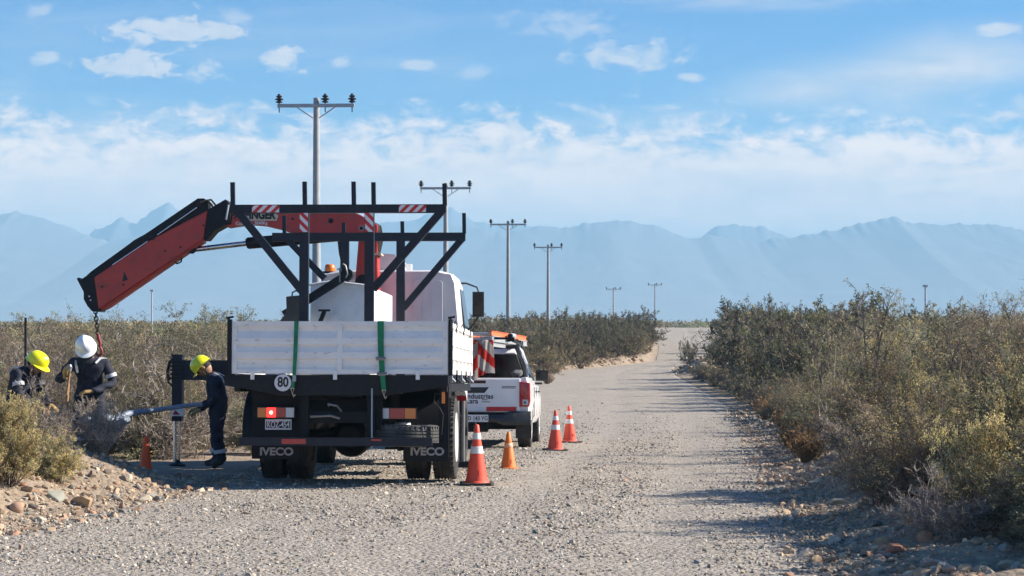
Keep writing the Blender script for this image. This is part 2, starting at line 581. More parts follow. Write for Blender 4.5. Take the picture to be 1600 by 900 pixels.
def np_mesh(name, V_, F_, material, col=None, smooth=False, parent=None):
    """V_ (n,3), F_ (m,k) with one k; col (n,3)"""
    me = bpy.data.meshes.new(name)
    n, (m_, k) = len(V_), F_.shape
    me.vertices.add(n)
    me.vertices.foreach_set('co', np.ascontiguousarray(V_, dtype=np.float32).ravel())
    me.loops.add(m_ * k)
    me.loops.foreach_set('vertex_index', np.ascontiguousarray(F_, dtype=np.int32).ravel())
    me.polygons.add(m_)
    me.polygons.foreach_set('loop_start', np.arange(m_, dtype=np.int32) * k)
    if col is not None:
        a = me.color_attributes.new('Col', 'FLOAT_COLOR', 'POINT')
        c4 = np.ones((n, 4), np.float32); c4[:, :3] = col
        a.data.foreach_set('color', c4.ravel())
    me.update(calc_edges=True)
    me.polygons.foreach_set('use_smooth', np.full(m_, smooth))
    me.update()
    return link_mesh(name, me, material, parent)

def grid_faces(nr, nc, wrap=False):
    i = np.arange(nr - 1)[:, None]; j = np.arange(nc if wrap else nc - 1)[None, :]
    a = i * nc + j; b = i * nc + (j + 1) % nc
    return np.stack([a, b, b + nc, a + nc], -1).reshape(-1, 4)

def ground_material(name, kind):
    m = bpy.data.materials.new(name)
    m.use_nodes = True
    nt = m.node_tree
    b = nt.nodes['Principled BSDF']
    b.inputs['Roughness'].default_value = .92
    b.inputs['Specular IOR Level'].default_value = .2
    tcn = nt.nodes.new('ShaderNodeTexCoord')
    def nz(scale, detail=6, rg=.6):
        n = nt.nodes.new('ShaderNodeTexNoise')
        n.inputs['Scale'].default_value = scale; n.inputs['Detail'].default_value = detail; n.inputs['Roughness'].default_value = rg
        nt.links.new(tcn.outputs['Object'], n.inputs['Vector'])
        return n.outputs['Fac']
    def ramp(x, stops):
        n = nt.nodes.new('ShaderNodeValToRGB')
        e = n.color_ramp.elements
        while len(e) < len(stops): e.new(.5)
        for q, (p_, c) in zip(e, stops):
            q.position = p_; q.color = (*c, 1)
        nt.links.new(x, n.inputs[0])
        return n.outputs[0]
    def mix(f, a, bb, blend='MIX'):
        n = nt.nodes.new('ShaderNodeMix'); n.data_type = 'RGBA'; n.blend_type = blend
        for s_, v in ((n.inputs[0], f), (n.inputs[6], a), (n.inputs[7], bb)):
            if isinstance(v, (float, int, tuple)): s_.default_value = v
            else: nt.links.new(v, s_)
        return n.outputs[2]
    vo = nt.nodes.new('ShaderNodeTexVoronoi'); vo.inputs['Scale'].default_value = 24 if kind == 'road' else 16
    nt.links.new(tcn.outputs['Object'], vo.inputs['Vector'])
    vo2 = nt.nodes.new('ShaderNodeTexVoronoi'); vo2.inputs['Scale'].default_value = 7
    nt.links.new(tcn.outputs['Object'], vo2.inputs['Vector'])
    big = nz(.35, 5); mid = nz(2.2, 6)
    if kind == 'road':
        base = ramp(big, [(.3, (.32, .268, .208)), (.5, (.375, .318, .25)), (.7, (.42, .35, .268))])
        peb = ramp(vo.outputs['Color'], [(.0, (.12, .105, .09)), (.35, (.29, .255, .215)), (.7, (.44, .385, .32)), (1., (.62, .57, .50))])
        cur = mix(.65, base, peb)
        cur = mix(.35, cur, ramp(mid, [(.35, (.24, .21, .18)), (.6, (.40, .35, .30))]))
    else:
        base = ramp(big, [(.3, (.26, .20, .145)), (.55, (.33, .25, .18)), (.75, (.37, .29, .22))])
        peb = ramp(vo.outputs['Color'], [(.0, (.13, .11, .09)), (.4, (.27, .215, .165)), (.8, (.37, .30, .23)), (1., (.50, .45, .38))])
        cur = mix(.45, base, peb)
        cur = mix(.4, cur, ramp(mid, [(.35, (.17, .13, .09)), (.62, (.40, .31, .225))]))
    nt.links.new(cur, b.inputs['Base Color'])
    bn = nt.nodes.new('ShaderNodeBump'); bn.inputs['Distance'].default_value = .02; bn.inputs['Strength'].default_value = .9
    nt.links.new(vo.outputs['Distance'], bn.inputs['Height']); bn.invert = True
    bn2 = nt.nodes.new('ShaderNodeBump'); bn2.inputs['Distance'].default_value = .05; bn2.inputs['Strength'].default_value = .6
    nt.links.new(nz(9, 8, .7), bn2.inputs['Height']); nt.links.new(bn.outputs[0], bn2.inputs['Normal'])
    nt.links.new(bn2.outputs[0], b.inputs['Normal'])
    return m

MT['road'] = ground_material('gravel_road', 'road')
MT['soil'] = ground_material('dry_soil', 'soil')

# ground: polar sheet about the viewpoint out to the mountains
ang = np.concatenate([np.arange(-180, -40, 4.), np.arange(-40, -20, .5), np.arange(-20, 20, .09), np.arange(20, 40, .5), np.arange(40, 180, 4.)])
rad = np.concatenate([[0.3], np.geomspace(2, 12, 20)[:-1], np.geomspace(12, 60, 190)[:-1], np.geomspace(60, 330, 150)[:-1], np.geomspace(330, 9900, 60)])
A_, RR_ = np.meshgrid(np.radians(ang), rad)
GX, GY = RR_ * np.sin(A_), RR_ * np.cos(A_)
gy_c = np.clip(GY, 0, 419)
GZ = gz(GX, gy_c)
far = sst(300, 900, RR_)
GZ = GZ * (1 - far) + (-.6 * far)
Lg = np.interp(gy_c, TY, T_L); Rg = np.interp(gy_c, TY, T_R)
on = (GX > Lg + .12) & (GX < Rg - .12) & (GY > 1) & (GY < 300)
GZ = GZ - np.where(on, .06, 0)
Vg = np.stack([GX, GY, GZ], -1).reshape(-1, 3)
nc_ = len(ang)
Fg = grid_faces(len(rad), nc_, True)[:, ::-1]
ground = np_mesh('ground', Vg, Fg, MT['soil'], smooth=True)
tag(ground, kind='structure')

# the gravel road: a sheet of its own just above the ground
ry = np.concatenate([np.arange(2, 45, .16), np.arange(45, 130, .5), np.arange(130, 300, 1.)])
t = np.linspace(0, 1, 90)
YY, TT = np.meshgrid(ry, t, indexing='ij')
Lr = np.interp(YY, TY, T_L); Rr_ = np.interp(YY, TY, T_R)
wob = .10 * fbm(YY * .9, YY * 0 + 3, 3, 5) * np.exp(-TT * 12) - .22 * fbm(YY * .7, YY * 0 + 9, 4, 8) * np.exp(-(1 - TT) * 12)
XX = Lr + (Rr_ - Lr) * TT + wob
edge = np.minimum(TT, 1 - TT)
ZZ = gz(XX, YY) + .012 - .07 * np.exp(-edge * 90)
road = np_mesh('road', np.stack([XX, YY, ZZ], -1).reshape(-1, 3), grid_faces(len(ry), len(t))[:, ::-1], MT['road'], smooth=True)
tag(road, kind='structure')

def at(px, py, Y):
    return Vector(((px - 800) / FPX * Y, Y, CAM_H + (500 - py) / FPX * Y))

# ------------------------------------------------------------ mountains
def range_mesh(name, pts, Y0, Yd, matl, seed, amp):
    xs = np.linspace(-2600, 2600, 700) * (Y0 / 6000.0)
    px = 800 + xs / Y0 * FPX
    pyy = np.interp(px, [p[0] for p in pts], [p[1] for p in pts])
    H = (500 - pyy) / FPX * Y0 + CAM_H
    Hs = H.copy()
    H = H + amp * 44 * fbm(xs / 80, xs * 0 + seed, 6, seed) + amp * 26 * np.abs(fbm(xs / 22, xs * 0 + seed + 5, 3, seed + 2))
    D = np.linspace(-1, 1, 110)
    XXm, DD = np.meshgrid(xs, D)
    sh = np.clip(1 - np.abs(DD), 0, 1) ** 1.25
    HH = Hs[None, :] + (H - Hs)[None, :] * np.exp(-((1 - sh) / .10) ** 2)
    XXw = XXm + 420 * fbm(XXm / 400, DD * 2.5 + seed, 3, seed + 13)
    ridged = 1 - 2 * np.abs(fbm(XXw / 190, DD * 5.5 + seed, 6, seed + 4)) - .9 * np.abs(fbm(XXw / 60, DD * 16 + seed, 4, seed + 7))
    Z = HH * sh * (1 - .10 * (1 - sh * .75) * (1 - ridged))
    Z = np.where(np.abs(DD) > .98, -6, Z - 3)
    Yv = Y0 + DD * Yd + 60 * fbm(XXm / 260, DD * 0, 3, seed + 9)
    o = np_mesh(name, np.stack([XXm, Yv, Z], -1).reshape(-1, 3), grid_faces(len(D), len(xs)), matl, smooth=True)
    return tag(o, kind='structure')

def mountain_mat(name, snow):
    m = mat(name, (.20, .19, .19), .95)
    nt = m.node_tree
    b = nt.nodes['Principled BSDF']
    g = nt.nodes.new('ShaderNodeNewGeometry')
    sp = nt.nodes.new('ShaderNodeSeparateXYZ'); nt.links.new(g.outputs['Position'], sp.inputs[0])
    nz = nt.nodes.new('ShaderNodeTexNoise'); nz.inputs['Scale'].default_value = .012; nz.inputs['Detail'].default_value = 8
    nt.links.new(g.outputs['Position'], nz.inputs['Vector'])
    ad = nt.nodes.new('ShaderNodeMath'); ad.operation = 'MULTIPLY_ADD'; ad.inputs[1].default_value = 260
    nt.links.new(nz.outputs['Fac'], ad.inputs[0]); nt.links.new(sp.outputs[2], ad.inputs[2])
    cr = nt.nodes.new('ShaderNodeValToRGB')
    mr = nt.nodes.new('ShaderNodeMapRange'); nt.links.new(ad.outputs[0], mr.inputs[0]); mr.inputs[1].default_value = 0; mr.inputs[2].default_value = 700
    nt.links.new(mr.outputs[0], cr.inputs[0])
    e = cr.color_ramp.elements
    e[0].position = .18; e[0].color = (.27, .27, .28, 1)  # haze put into the rock colour: paler at the foot, slate-blue above
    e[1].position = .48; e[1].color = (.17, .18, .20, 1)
    if snow:
        q = e.new(snow[0]); q.color = (.17, .18, .20, 1)
        q = e.new(snow[1]); q.color = (.75, .77, .8, 1)
    nt.links.new(cr.outputs[0], b.inputs['Base Color'])
    return m

near_pts = [(-700, 350), (-300, 345), (-80, 340), (0, 334), (28, 326), (70, 341), (120, 356), (170, 372), (230, 360), (300, 366), (380, 358), (460, 365),
            (560, 372), (640, 360), (700, 352), (760, 358), (830, 353), (890, 351), (925, 344), (947, 341), (985, 349), (1030, 356), (1085, 372), (1110, 368), (1180, 376),
            (1240, 366), (1290, 356), (1335, 354), (1375, 343), (1395, 336), (1425, 344), (1470, 345), (1520, 351), (1570, 354), (1610, 362), (1800, 350), (2300, 345)]
far_pts = [(-700, 345), (0, 380), (130, 372), (185, 338), (215, 345), (262, 319), (310, 330), (360, 345), (440, 350), (520, 356), (600, 344), (660, 338), (705, 318), (735, 334),
           (790, 346), (860, 362), (1000, 392), (1090, 372), (1118, 347), (1150, 349), (1190, 351), (1215, 362), (1250, 372), (1400, 380), (1600, 376), (2300, 350)]
range_mesh('mountain_ridge', near_pts, 5300, 1400, mountain_mat('hazed_mountain_rock', None), 3, .75)
range_mesh('mountain_range', far_pts, 6100, 700, mountain_mat('hazed_mountain_rock_snow', (.70, .76)), 17, 1.1)

# ------------------------------------------------------------ haze: one closed box, even density
bm = BM()
box(bm, -6000, 6000, -900, 9980, -12, 385)
hz = obj('haze', bm, None)
hm = bpy.data.materials.new('haze_air')
hm.use_nodes = True
hm.node_tree.nodes.clear()
pv = hm.node_tree.nodes.new('ShaderNodeVolumePrincipled')
pv.inputs['Color'].default_value = (.43, .75, 1.0, 1)
pv.inputs['Density'].default_value = 2.9e-4
pv.inputs['Anisotropy'].default_value = 0.0
ho = hm.node_tree.nodes.new('ShaderNodeOutputMaterial')
hm.node_tree.links.new(pv.outputs[0], ho.inputs['Volume'])
hz.data.materials.append(hm)
tag(hz, kind='stuff')

# ------------------------------------------------------------ stones
rs = np.random.RandomState(7)
def ico(sub):
    b_ = BM(); bmesh.ops.create_icosphere(b_, subdivisions=sub, radius=1)
    v = np.array([q.co[:] for q in b_.verts]); f = np.array([[q.index for q in fa.verts] for fa in b_.faces]); b_.free()
    return v, f
IC1, IC2, IC3 = ico(1), ico(2), ico(3)
PAL = np.array([(.17, .155, .14), (.56, .51, .45), (.33, .29, .25), (.36, .315, .265), (.30, .275, .25), (.38, .34, .295), (.44, .38, .31), (.27, .25, .245), (.50, .47, .43), (.36, .27, .22), (.20, .19, .19), (.33, .29, .25), (.58, .55, .50), (.25, .27, .27)])

def stones(name, P, S, ic, rot_flat=.55, bright=1.0, pal=PAL):
    v, f = ic
    n = len(P)
    vv = np.broadcast_to(v, (n,) + v.shape).copy()
    # irregular: clip against random planes
    for _ in range(7):
        d = rs.normal(size=(n, 3)); d /= np.linalg.norm(d, axis=1)[:, None]
        h = rs.uniform(.32, .80, n)
        k = np.einsum('nij,nj->ni', vv, d) - h[:, None]
        vv -= np.maximum(k, 0)[..., None] * d[:, None, :] * .9
    sc_ = np.stack([rs.uniform(.8, 1.25, n), rs.uniform(.7, 1.1, n), rs.uniform(.45, .8, n)], -1)
    vv *= sc_[:, None, :]
    ax = rs.uniform(0, 2 * PI, n); tl_ = rs.normal(0, rot_flat, n)
    c, s = np.cos(tl_), np.sin(tl_)
    y_, z_ = vv[..., 1] * c[:, None] - vv[..., 2] * s[:, None], vv[..., 1] * s[:, None] + vv[..., 2] * c[:, None]
    x_ = vv[..., 0]
    c, s = np.cos(ax), np.sin(ax)
    vv = np.stack([x_ * c[:, None] - y_ * s[:, None], x_ * s[:, None] + y_ * c[:, None], z_], -1)
    vv = vv * S[:, None, None] + P[:, None, :]
    F = (f[None] + (np.arange(n) * len(v))[:, None, None]).reshape(-1, 3)
    ci = rs.randint(0, len(pal), n)
    cc = pal[ci] * rs.uniform(.75, 1.2, (n, 1)) * bright * np.array([1.04, .99, .91])
    C = np.repeat(cc, len(v), 0)
    return vv.reshape(-1, 3), F, C

MT['stone'] = mat('stone_surface', (1, 1, 1), .9, attr=True, var=.12, vscale=30, spec=.2)
def scatter(n, y0, y1, pw, xl, xr):
    Y = (rs.uniform(y0 ** pw, y1 ** pw, n)) ** (1 / pw)
    X = xl(Y) + (xr(Y) - xl(Y)) * rs.uniform(0, 1, n)
    return X, Y
# pebbles over the road
X, Y = scatter(100000, 11.5, 70, -.55, lambda y: np.maximum(np.interp(y, TY, T_L) - .3, -.30 * y - 1.0), lambda y: np.interp(y, TY, T_R) + .3)
S = np.clip(rs.lognormal(math.log(.0086), .46, len(X)), .004, .040) * (1 + .012 * (Y - 12))
cl = fbm(X * .8, Y * .8, 3, 77)
S *= 1 + .5 * cl
cc_ = (X - np.interp(Y, TY, T_L)) / (np.interp(Y, TY, T_R) - np.interp(Y, TY, T_L))
rut = np.exp(-((cc_ - .56 - .02 * cl) / .055) ** 2) + np.exp(-((cc_ - .82 - .02 * cl) / .05) ** 2)
S *= 1 - .35 * rut
keep = rs.uniform(0, 1, len(X)) < (.75 + .9 * cl) * sst(70, 30, Y) * (1 - .6 * rut)
X, Y, S = X[keep], Y[keep], S[keep]
Z = gz(X, Y) + .012 + S * .25
v, f, c = stones('g', np.stack([X, Y, Z], -1), S, IC1)
g = np_mesh('gravel', v, f, MT['stone'], c, smooth=False)
tag(g, label='loose grey and tan pebbles spread over the road surface', cat='gravel', kind='stuff')
# rubble on the left berm and right verge
n = 11000
Y = rs.uniform(14.5, 23.5, n); dl_ = rs.uniform(-.5, 4.5, n) ** 1.0
X = np.interp(Y, TY, T_L) - dl_
S = np.clip(rs.lognormal(math.log(.017), .62, n), .007, .07)
n2 = 11000
Y2 = 12.5 * (60 / 12.5) ** (rs.uniform(0, 1, n2) ** 1.3)
X2 = np.interp(Y2, TY, T_R) + rs.gamma(1.7, .6, n2) - .45
S2 = np.clip(rs.lognormal(math.log(.016), .62, n2), .007, .085) * (1 + .01 * (Y2 - 13))
X, Y, S = np.concatenate([X, X2]), np.concatenate([Y, Y2]), np.concatenate([S, S2])
Z = gz(X, Y) + S * .05
PALB = np.array([(.34, .26, .19), (.42, .32, .23), (.46, .35, .25), (.32, .23, .17), (.36, .31, .26), (.25, .24, .22), (.50, .41, .32), (.34, .21, .15), (.26, .21, .18), (.38, .29, .21)])
v, f, c = stones('r', np.stack([X, Y, Z], -1), S, IC2, .9, 1.0, PALB)
g = np_mesh('rubble', v, f, MT['stone'], c, smooth=False)
tag(g, label='rough broken stones piled along both verges of the road', cat='rubble', kind='stuff')
# bank clods far left and on the mound
n = 1500
Y = rs.uniform(84, 128, n); X = np.interp(Y, TY, T_L) - rs.uniform(.15, .8, n)
Xm, Ym = rs.normal(10.1, .6, 220), rs.normal(102, 2.2, 220)
X, Y = np.concatenate([X, Xm]), np.concatenate([Y, Ym])
S = np.clip(rs.lognormal(math.log(.065), .5, len(X)), .03, .22)
Z = gz(X, Y) + S * .15
v, f, c = stones('k', np.stack([X, Y, Z], -1), S, IC1, .9, .82, PALB[:4])
g = np_mesh('bank_clods', v, f, MT['stone'], c, smooth=False)
tag(g, label='crumbled earth clods along the eroded far banks', cat='clods', kind='stuff')

# single larger rocks
def rock(px, py, wpx, Y, color, label, hr=.65, seed=0):
    global rs
    rs = np.random.RandomState(seed + 100)
    p = at(px, py, Y)
    r_ = wpx / FPX * Y / 2
    zz = gzf(p.x, Y)
    v_, f_, c_ = stones('x', np.zeros((1, 3)), np.array([r_ * 1.08]), IC3, .35, 1.0, np.array([color]))
    v_[:, 2] *= hr / .62
    o = np_mesh('rock', v_, f_, MT['stone'], c_, smooth=False)
    o.location = (p.x, Y, zz + r_ * hr * .35)
    tag(o, label, 'rock', 'larger rocks along the road edges')
    return o

def ygr(px, py):
    """distance at which the sight line through a pixel meets the ground"""
    ys = np.linspace(12, 130, 6000)
    xs = (px - 800) / FPX * ys
    zs = CAM_H + (500 - py) / FPX * ys
    g_ = gz(xs, ys)
    k = np.argmax(zs <= g_)
    return float(ys[k]) if (zs <= g_).any() else 60.0

tan_, pink, gre, dgr, redd, pale = (.42, .33, .24), (.44, .31, .24), (.33, .35, .34), (.19, .20, .22), (.33, .17, .13), (.50, .46, .40)
for i, (px, py, wp, c, lb) in enumerate([
    (131, 779, 46, tan_, 'big rounded tan rock low on the left berm, largest there'),
    (84, 768, 40, gre, 'flat pale green-grey rock left of the big tan rock'),
    (43, 761, 24, (.36, .31, .27), 'upright grey-brown rock near the left picture edge'),
    (57, 764, 18, pink, 'small pink rock leaning on the upright grey-brown rock'),
    (66, 786, 26, dgr, 'dark blue-grey rock at the foot of the left berm'),
    (48, 788, 18, dgr, 'small dark grey rock beside the dark blue-grey rock'),
    (2, 796, 26, tan_, 'tan rock cut by the left picture edge'),
    (28, 790, 30, pink, 'flat reddish rock at the toe of the left berm'),
    (63, 810, 22, pale, 'pale flat stone fallen onto the road by the left berm'),
    (198, 745, 22, pale, 'pale pointed slab standing on the middle of the left berm'),
    (224, 776, 26, pale, 'long pale stone low on the berm right of the big tan rock'),
    (247, 777, 20, dgr, 'grey oblong stone at the right foot of the left berm'),
    (248, 750, 24, (.27, .25, .23), 'dark flat stone near the right end of the left berm'),
    (166, 735, 18, (.30, .27, .25), 'small brown-grey stone under the twiggy brush'),
    (182, 763, 24, pink, 'pinkish broken stone in the centre of the left berm'),
    (230, 748, 20, tan_, 'small tan stone beside the dark flat stone'),
    (296, 762, 20, (.30, .20, .15), 'brown stone at the tip of the left berm near the truck shadow'),
    (205, 778, 16, tan_, 'little tan stone between big tan rock and long pale stone'),
    (690, 805, 15, (.45, .39, .32), 'lone round tan stone in mid road below the nearest cone'),
    (700, 775, 13, dgr, 'small dark stone on the road just below the nearest cone'),
    (727, 849, 12, pale, 'small pale stone alone on the near road'),
    (829, 819, 11, pale, 'small pale stone on the road right of the near cone'),
    (1332, 844, 22, (.30, .29, .28), 'round grey rock on the right verge in bush shadow'),
    (1400, 852, 44, redd, 'large reddish flat rock on the right verge'),
    (1378, 840, 28, tan_, 'tan rock leaning against the large reddish rock'),
    (1457, 875, 44, (.28, .25, .24), 'wide grey-brown rock near the lower right corner'),
    (1305, 804, 18, (.40, .25, .19), 'orange-brown stone beside the right road edge'),
    (1293, 807, 14, redd, 'small red stone next to the orange-brown stone'),
    (1483, 885, 30, (.38, .27, .23), 'pinkish rock low in the lower right corner'),
    (1388, 866, 20, (.30, .29, .29), 'grey round stone below the large reddish rock'),
    (1355, 862, 24, (.35, .26, .22), 'brown angular stone between grey and reddish rocks'),
    (1310, 781, 26, pale, 'pale flat stone at the foot of the small spoil heap'),
    (1370, 815, 26, dgr, 'dark flat stone under the right bushes'),
    (1082, 842, 11, dgr, 'small dark stone on the right wheel track'),
    (1205, 873, 12, pale, 'small pale stone near the right road edge'),
]):
    yy = ygr(px, py + wp * .28)
    rock(px, py, wp * .88, yy, tuple(q * k for q, k in zip(c, (.92, .88, .82))), lb, seed=i)
rs = np.random.RandomState(21)

# ============================================================ vegetation
def prisms(P0, P1, r0, r1):
    """3-sided tapered twigs"""
    n = len(P0)
    T = P1 - P0
    T = T / np.maximum(np.linalg.norm(T, axis=1), 1e-6)[:, None]
    ref = np.where(np.abs(T[:, 2:3]) < .9, np.array([[0, 0, 1.]]), np.array([[1., 0, 0]]))
    A = np.cross(T, ref); A /= np.linalg.norm(A, axis=1)[:, None]
    B = np.cross(T, A)
    out = np.zeros((n, 6, 3))
    for k in range(3):
        a = 2 * PI * k / 3
        d = A * math.cos(a) + B * math.sin(a)
        out[:, k] = P0 + d * r0[:, None]
        out[:, 3 + k] = P1 + d * r1[:, None]
    f = np.array([[0, 1, 4, 3], [1, 2, 5, 4], [2, 0, 3, 5]])
    F = (f[None] + (np.arange(n) * 6)[:, None, None]).reshape(-1, 4)
    return out.reshape(-1, 3), F

def leaves(P, size, r_, up=.3):
    n = len(P)
    d = r_.normal(size=(n, 3)); d[:, 2] += up; d /= np.linalg.norm(d, axis=1)[:, None]
    e = r_.normal(size=(n, 3)); e -= d * np.sum(e * d, 1)[:, None]; e /= np.linalg.norm(e, axis=1)[:, None]
    L = size * r_.uniform(.6, 1.4, n)
    W_ = L * r_.uniform(.36, .62, n)
    q = np.stack([P, P + d * (L * .5)[:, None] + e * (W_ * .5)[:, None], P + d * L[:, None], P + d * (L * .5)[:, None] - e * (W_ * .5)[:, None]], 1)
    F = np.arange(n * 4).reshape(-1, 4)
    return q.reshape(-1, 3), F

def make_bush(kind, R_, H, seed, nst, nbr, ntw, nleaf, lsize, leafpal, twigpal, spread=1.0, droop=0., rtw=.0018, lz=.25):
    """returns two meshes: branches, foliage (unit placed at the origin)"""
    r_ = np.random.RandomState(seed)
    # main stems
    a = r_.uniform(0, 2 * PI, nst); el = np.arccos(r_.uniform(.08, 1, nst) ** (1.0 / spread))
    ln = r_.uniform(.75, 1.08, nst)
    # lobes make the outline uneven
    lob = 1 + .28 * np.sin(a * 2 + seed) * np.sin(el * 3 + seed * .7) + .16 * np.sin(a * 5 + seed * 2)
    end = np.stack([np.cos(a) * np.sin(el) * R_, np.sin(a) * np.sin(el) * R_, np.cos(el) * H * .98 + .05 * H], -1) * (ln * lob)[:, None]
    st = np.stack([r_.normal(0, .10 * R_, nst), r_.normal(0, .10 * R_, nst), np.zeros(nst) - .04], -1)
    P0, P1, Ra, Rb = [], [], [], []
    K = 5
    ts = np.linspace(0, 1, K + 1)
    bend = r_.normal(0, .10, (nst, 3)) * H
    def curve(t):
        q = st + (end - st) * t[:, None]
        q[:, 2] += np.sin(t * PI) * .10 * H - droop * t * t * H
        return q + bend * np.sin(t * PI)[:, None]
    rb = .0045 + .010 * r_.uniform(.4, 1, nst) * H
    for i in range(K):
        P0.append(curve(np.full(nst, ts[i]))); P1.append(curve(np.full(nst, ts[i + 1])))
        Ra.append(rb * (1 - .85 * ts[i])); Rb.append(rb * (1 - .85 * ts[i + 1]))
    # branches
    idx = np.repeat(np.arange(nst), nbr); nb = len(idx)
    tt = r_.uniform(.25, 1.0, nb)
    q = st[idx] + (end - st)[idx] * tt[:, None]; q[:, 2] += np.sin(tt * PI) * .10 * H - droop * tt * tt * H
    q += bend[idx] * np.sin(tt * PI)[:, None]
    dm = (end - st)[idx]; dm /= np.linalg.norm(dm, axis=1)[:, None]
    bd = dm * .7 + r_.normal(0, .55, (nb, 3)); bd[:, 2] += .25; bd /= np.linalg.norm(bd, axis=1)[:, None]
    bl = r_.uniform(.14, .34, nb) * (H + R_) * .5 * (1.15 - .5 * tt)
    qm = q + bd * (bl * .5)[:, None] + r_.normal(0, .02, (nb, 3)) * H
    qe = q + bd * bl[:, None] + r_.normal(0, .04, (nb, 3)) * H
    P0 += [q, qm]; P1 += [qm, qe]
    w_ = rtw * 1.7
    Ra += [np.full(nb, w_ * 1.3), np.full(nb, w_)]; Rb += [np.full(nb, w_), np.full(nb, w_ * .6)]
    # twigs
    i2 = np.repeat(np.arange(nb), ntw); n2_ = len(i2)
    t2 = r_.uniform(.2, 1, n2_)
    s2 = q[i2] + (qe - q)[i2] * t2[:, None]
    d2 = bd[i2] * .6 + r_.normal(0, .6, (n2_, 3)); d2[:, 2] += .15; d2 /= np.linalg.norm(d2, axis=1)[:, None]
    l2 = r_.uniform(.04, .13, n2_) * (H + R_) * .5
    e2 = s2 + d2 * l2[:, None]
    P0.append(s2); P1.append(e2); Ra.append(np.full(n2_, rtw)); Rb.append(np.full(n2_, rtw * .5))
    P0, P1, Ra, Rb = map(np.concatenate, (P0, P1, Ra, Rb))
    low = P0[:, 2] < -.06
    V1, F1 = prisms(P0, P1, Ra, Rb)
    V1[:, 2] = np.maximum(V1[:, 2], -.08)
    tp = np.array(twigpal)
    c1 = np.repeat(tp[r_.randint(0, len(tp), len(P0))] * r_.uniform(.8, 1.2, (len(P0), 1)), 6, 0)
    V2 = F2 = c2 = None
    if nleaf:
        i3 = r_.randint(0, n2_, nleaf)
        t3 = r_.uniform(.1, 1.05, nleaf)
        p3 = s2[i3] + (e2 - s2)[i3] * t3[:, None] + r_.normal(0, .010, (nleaf, 3)) * H
        ok = p3[:, 2] > .03
        p3, i3 = p3[ok], i3[ok]
        V2, F2 = leaves(p3, lsize, r_, lz)
        lp = np.array(leafpal)
        # leaf colour follows the branch it grows on, so clumps differ in tone
        bcol = lp[r_.randint(0, len(lp), nb)] * r_.uniform(.75, 1.25, (nb, 1))
        c2 = np.repeat(bcol[i2[i3]] * r_.uniform(.8, 1.2, (len(p3), 1)), 4, 0)
    return (V1, F1, c1), (V2, F2, c2)

MT['twig'] = mat('twig_bark', (1, 1, 1), .9, attr=True, objrand=.15, spec=.2)
MT['leaf'] = mat('small_leaves', (1.5, 1.42, 1.32), .75, attr=True, objrand=.28, transl=.45, spec=.2)
TWG = [(.18, .145, .12), (.22, .185, .155), (.13, .10, .085), (.28, .24, .20)]
TWD = [(.12, .095, .08), (.18, .145, .12), (.24, .20, .17)]
OLV = [(.10, .11, .05), (.15, .15, .07), (.08, .085, .045), (.20, .18, .095), (.13, .10, .06)]
GGR = [(.16, .17, .10), (.21, .21, .125), (.12, .13, .08), (.25, .235, .145)]
DRK = [(.045, .055, .030), (.065, .072, .038), (.085, .08, .045), (.075, .06, .04)]
BRN = [(.20, .145, .085), (.15, .115, .075), (.25, .195, .12), (.12, .105, .06)]
STR = [(.42, .36, .17), (.34, .31, .15), (.46, .40, .22), (.27, .26, .13), (.36, .29, .15)]
ORG = [(.24, .155, .085), (.29, .20, .115), (.20, .14, .085)]

PROTO = {}
def proto(key, name, *a, **k):
    b_, l_ = make_bush(key, *a, **k)
    mb = np_mesh(name + '_branches', b_[0], b_[1], MT['twig'], b_[2])
    me_b = mb.data; bpy.data.objects.remove(mb)
    me_l = None
    if l_[0] is not None:
        ml = np_mesh(name + '_foliage', l_[0], l_[1], MT['leaf'], l_[2])
        me_l = ml.data; bpy.data.objects.remove(ml)
    PROTO[key] = (name, me_b, me_l, a[0], a[1])

# near, finely built (radius, height, seed, stems, branches, twigs, leaves, leaf size ...)
proto('olive0', 'thorny_shrub', 1.05, 1.5, 1, 60, 15, 5, 34000, .024, OLV + BRN + BRN, TWG)
proto('olive1', 'thorny_shrub', 1.15, 1.6, 2, 60, 15, 5, 32000, .024, OLV + GGR + BRN, TWG)
proto('brown0', 'thorny_shrub', 1.05, 1.5, 3, 60, 15, 6, 26000, .022, BRN + BRN + STR, TWG)
proto('brown1', 'thorny_shrub', 1.15, 1.4, 4, 60, 15, 6, 17000, .023, BRN, TWG)
proto('grey0', 'saltbush', 1.0, 1.3, 5, 50, 15, 5, 36000, .024, GGR, TWG)
proto('straw0', 'saltbush', .62, .9, 6, 50, 14, 6, 42000, .019, STR, TWG, rtw=.0016)
proto('straw1', 'saltbush', .55, .95, 7, 45, 14, 6, 36000, .019, STR + GGR, TWG, rtw=.0016)
proto('dry0', 'dry_brush', .75, 1.15, 8, 46, 14, 6, 1600, .014, BRN + STR, [(.34, .28, .23), (.44, .38, .32), (.26, .21, .17)], spread=1.3, rtw=.0026)
proto('dry1', 'dry_brush', .65, .9, 9, 42, 14, 6, 900, .014, BRN, [(.30, .25, .21), (.40, .35, .30), (.24, .19, .16)], spread=.9, rtw=.0022)
proto('tuft0', 'grass_tuft', .42, .5, 10, 130, 2, 1, 2600, .03, ORG, ORG, spread=1.6, rtw=.0018, lz=1.2)
proto('sap0', 'sapling', .55, 1.9, 12, 9, 9, 4, 2200, .030, OLV + GGR, TWG, spread=5.0, rtw=.003)
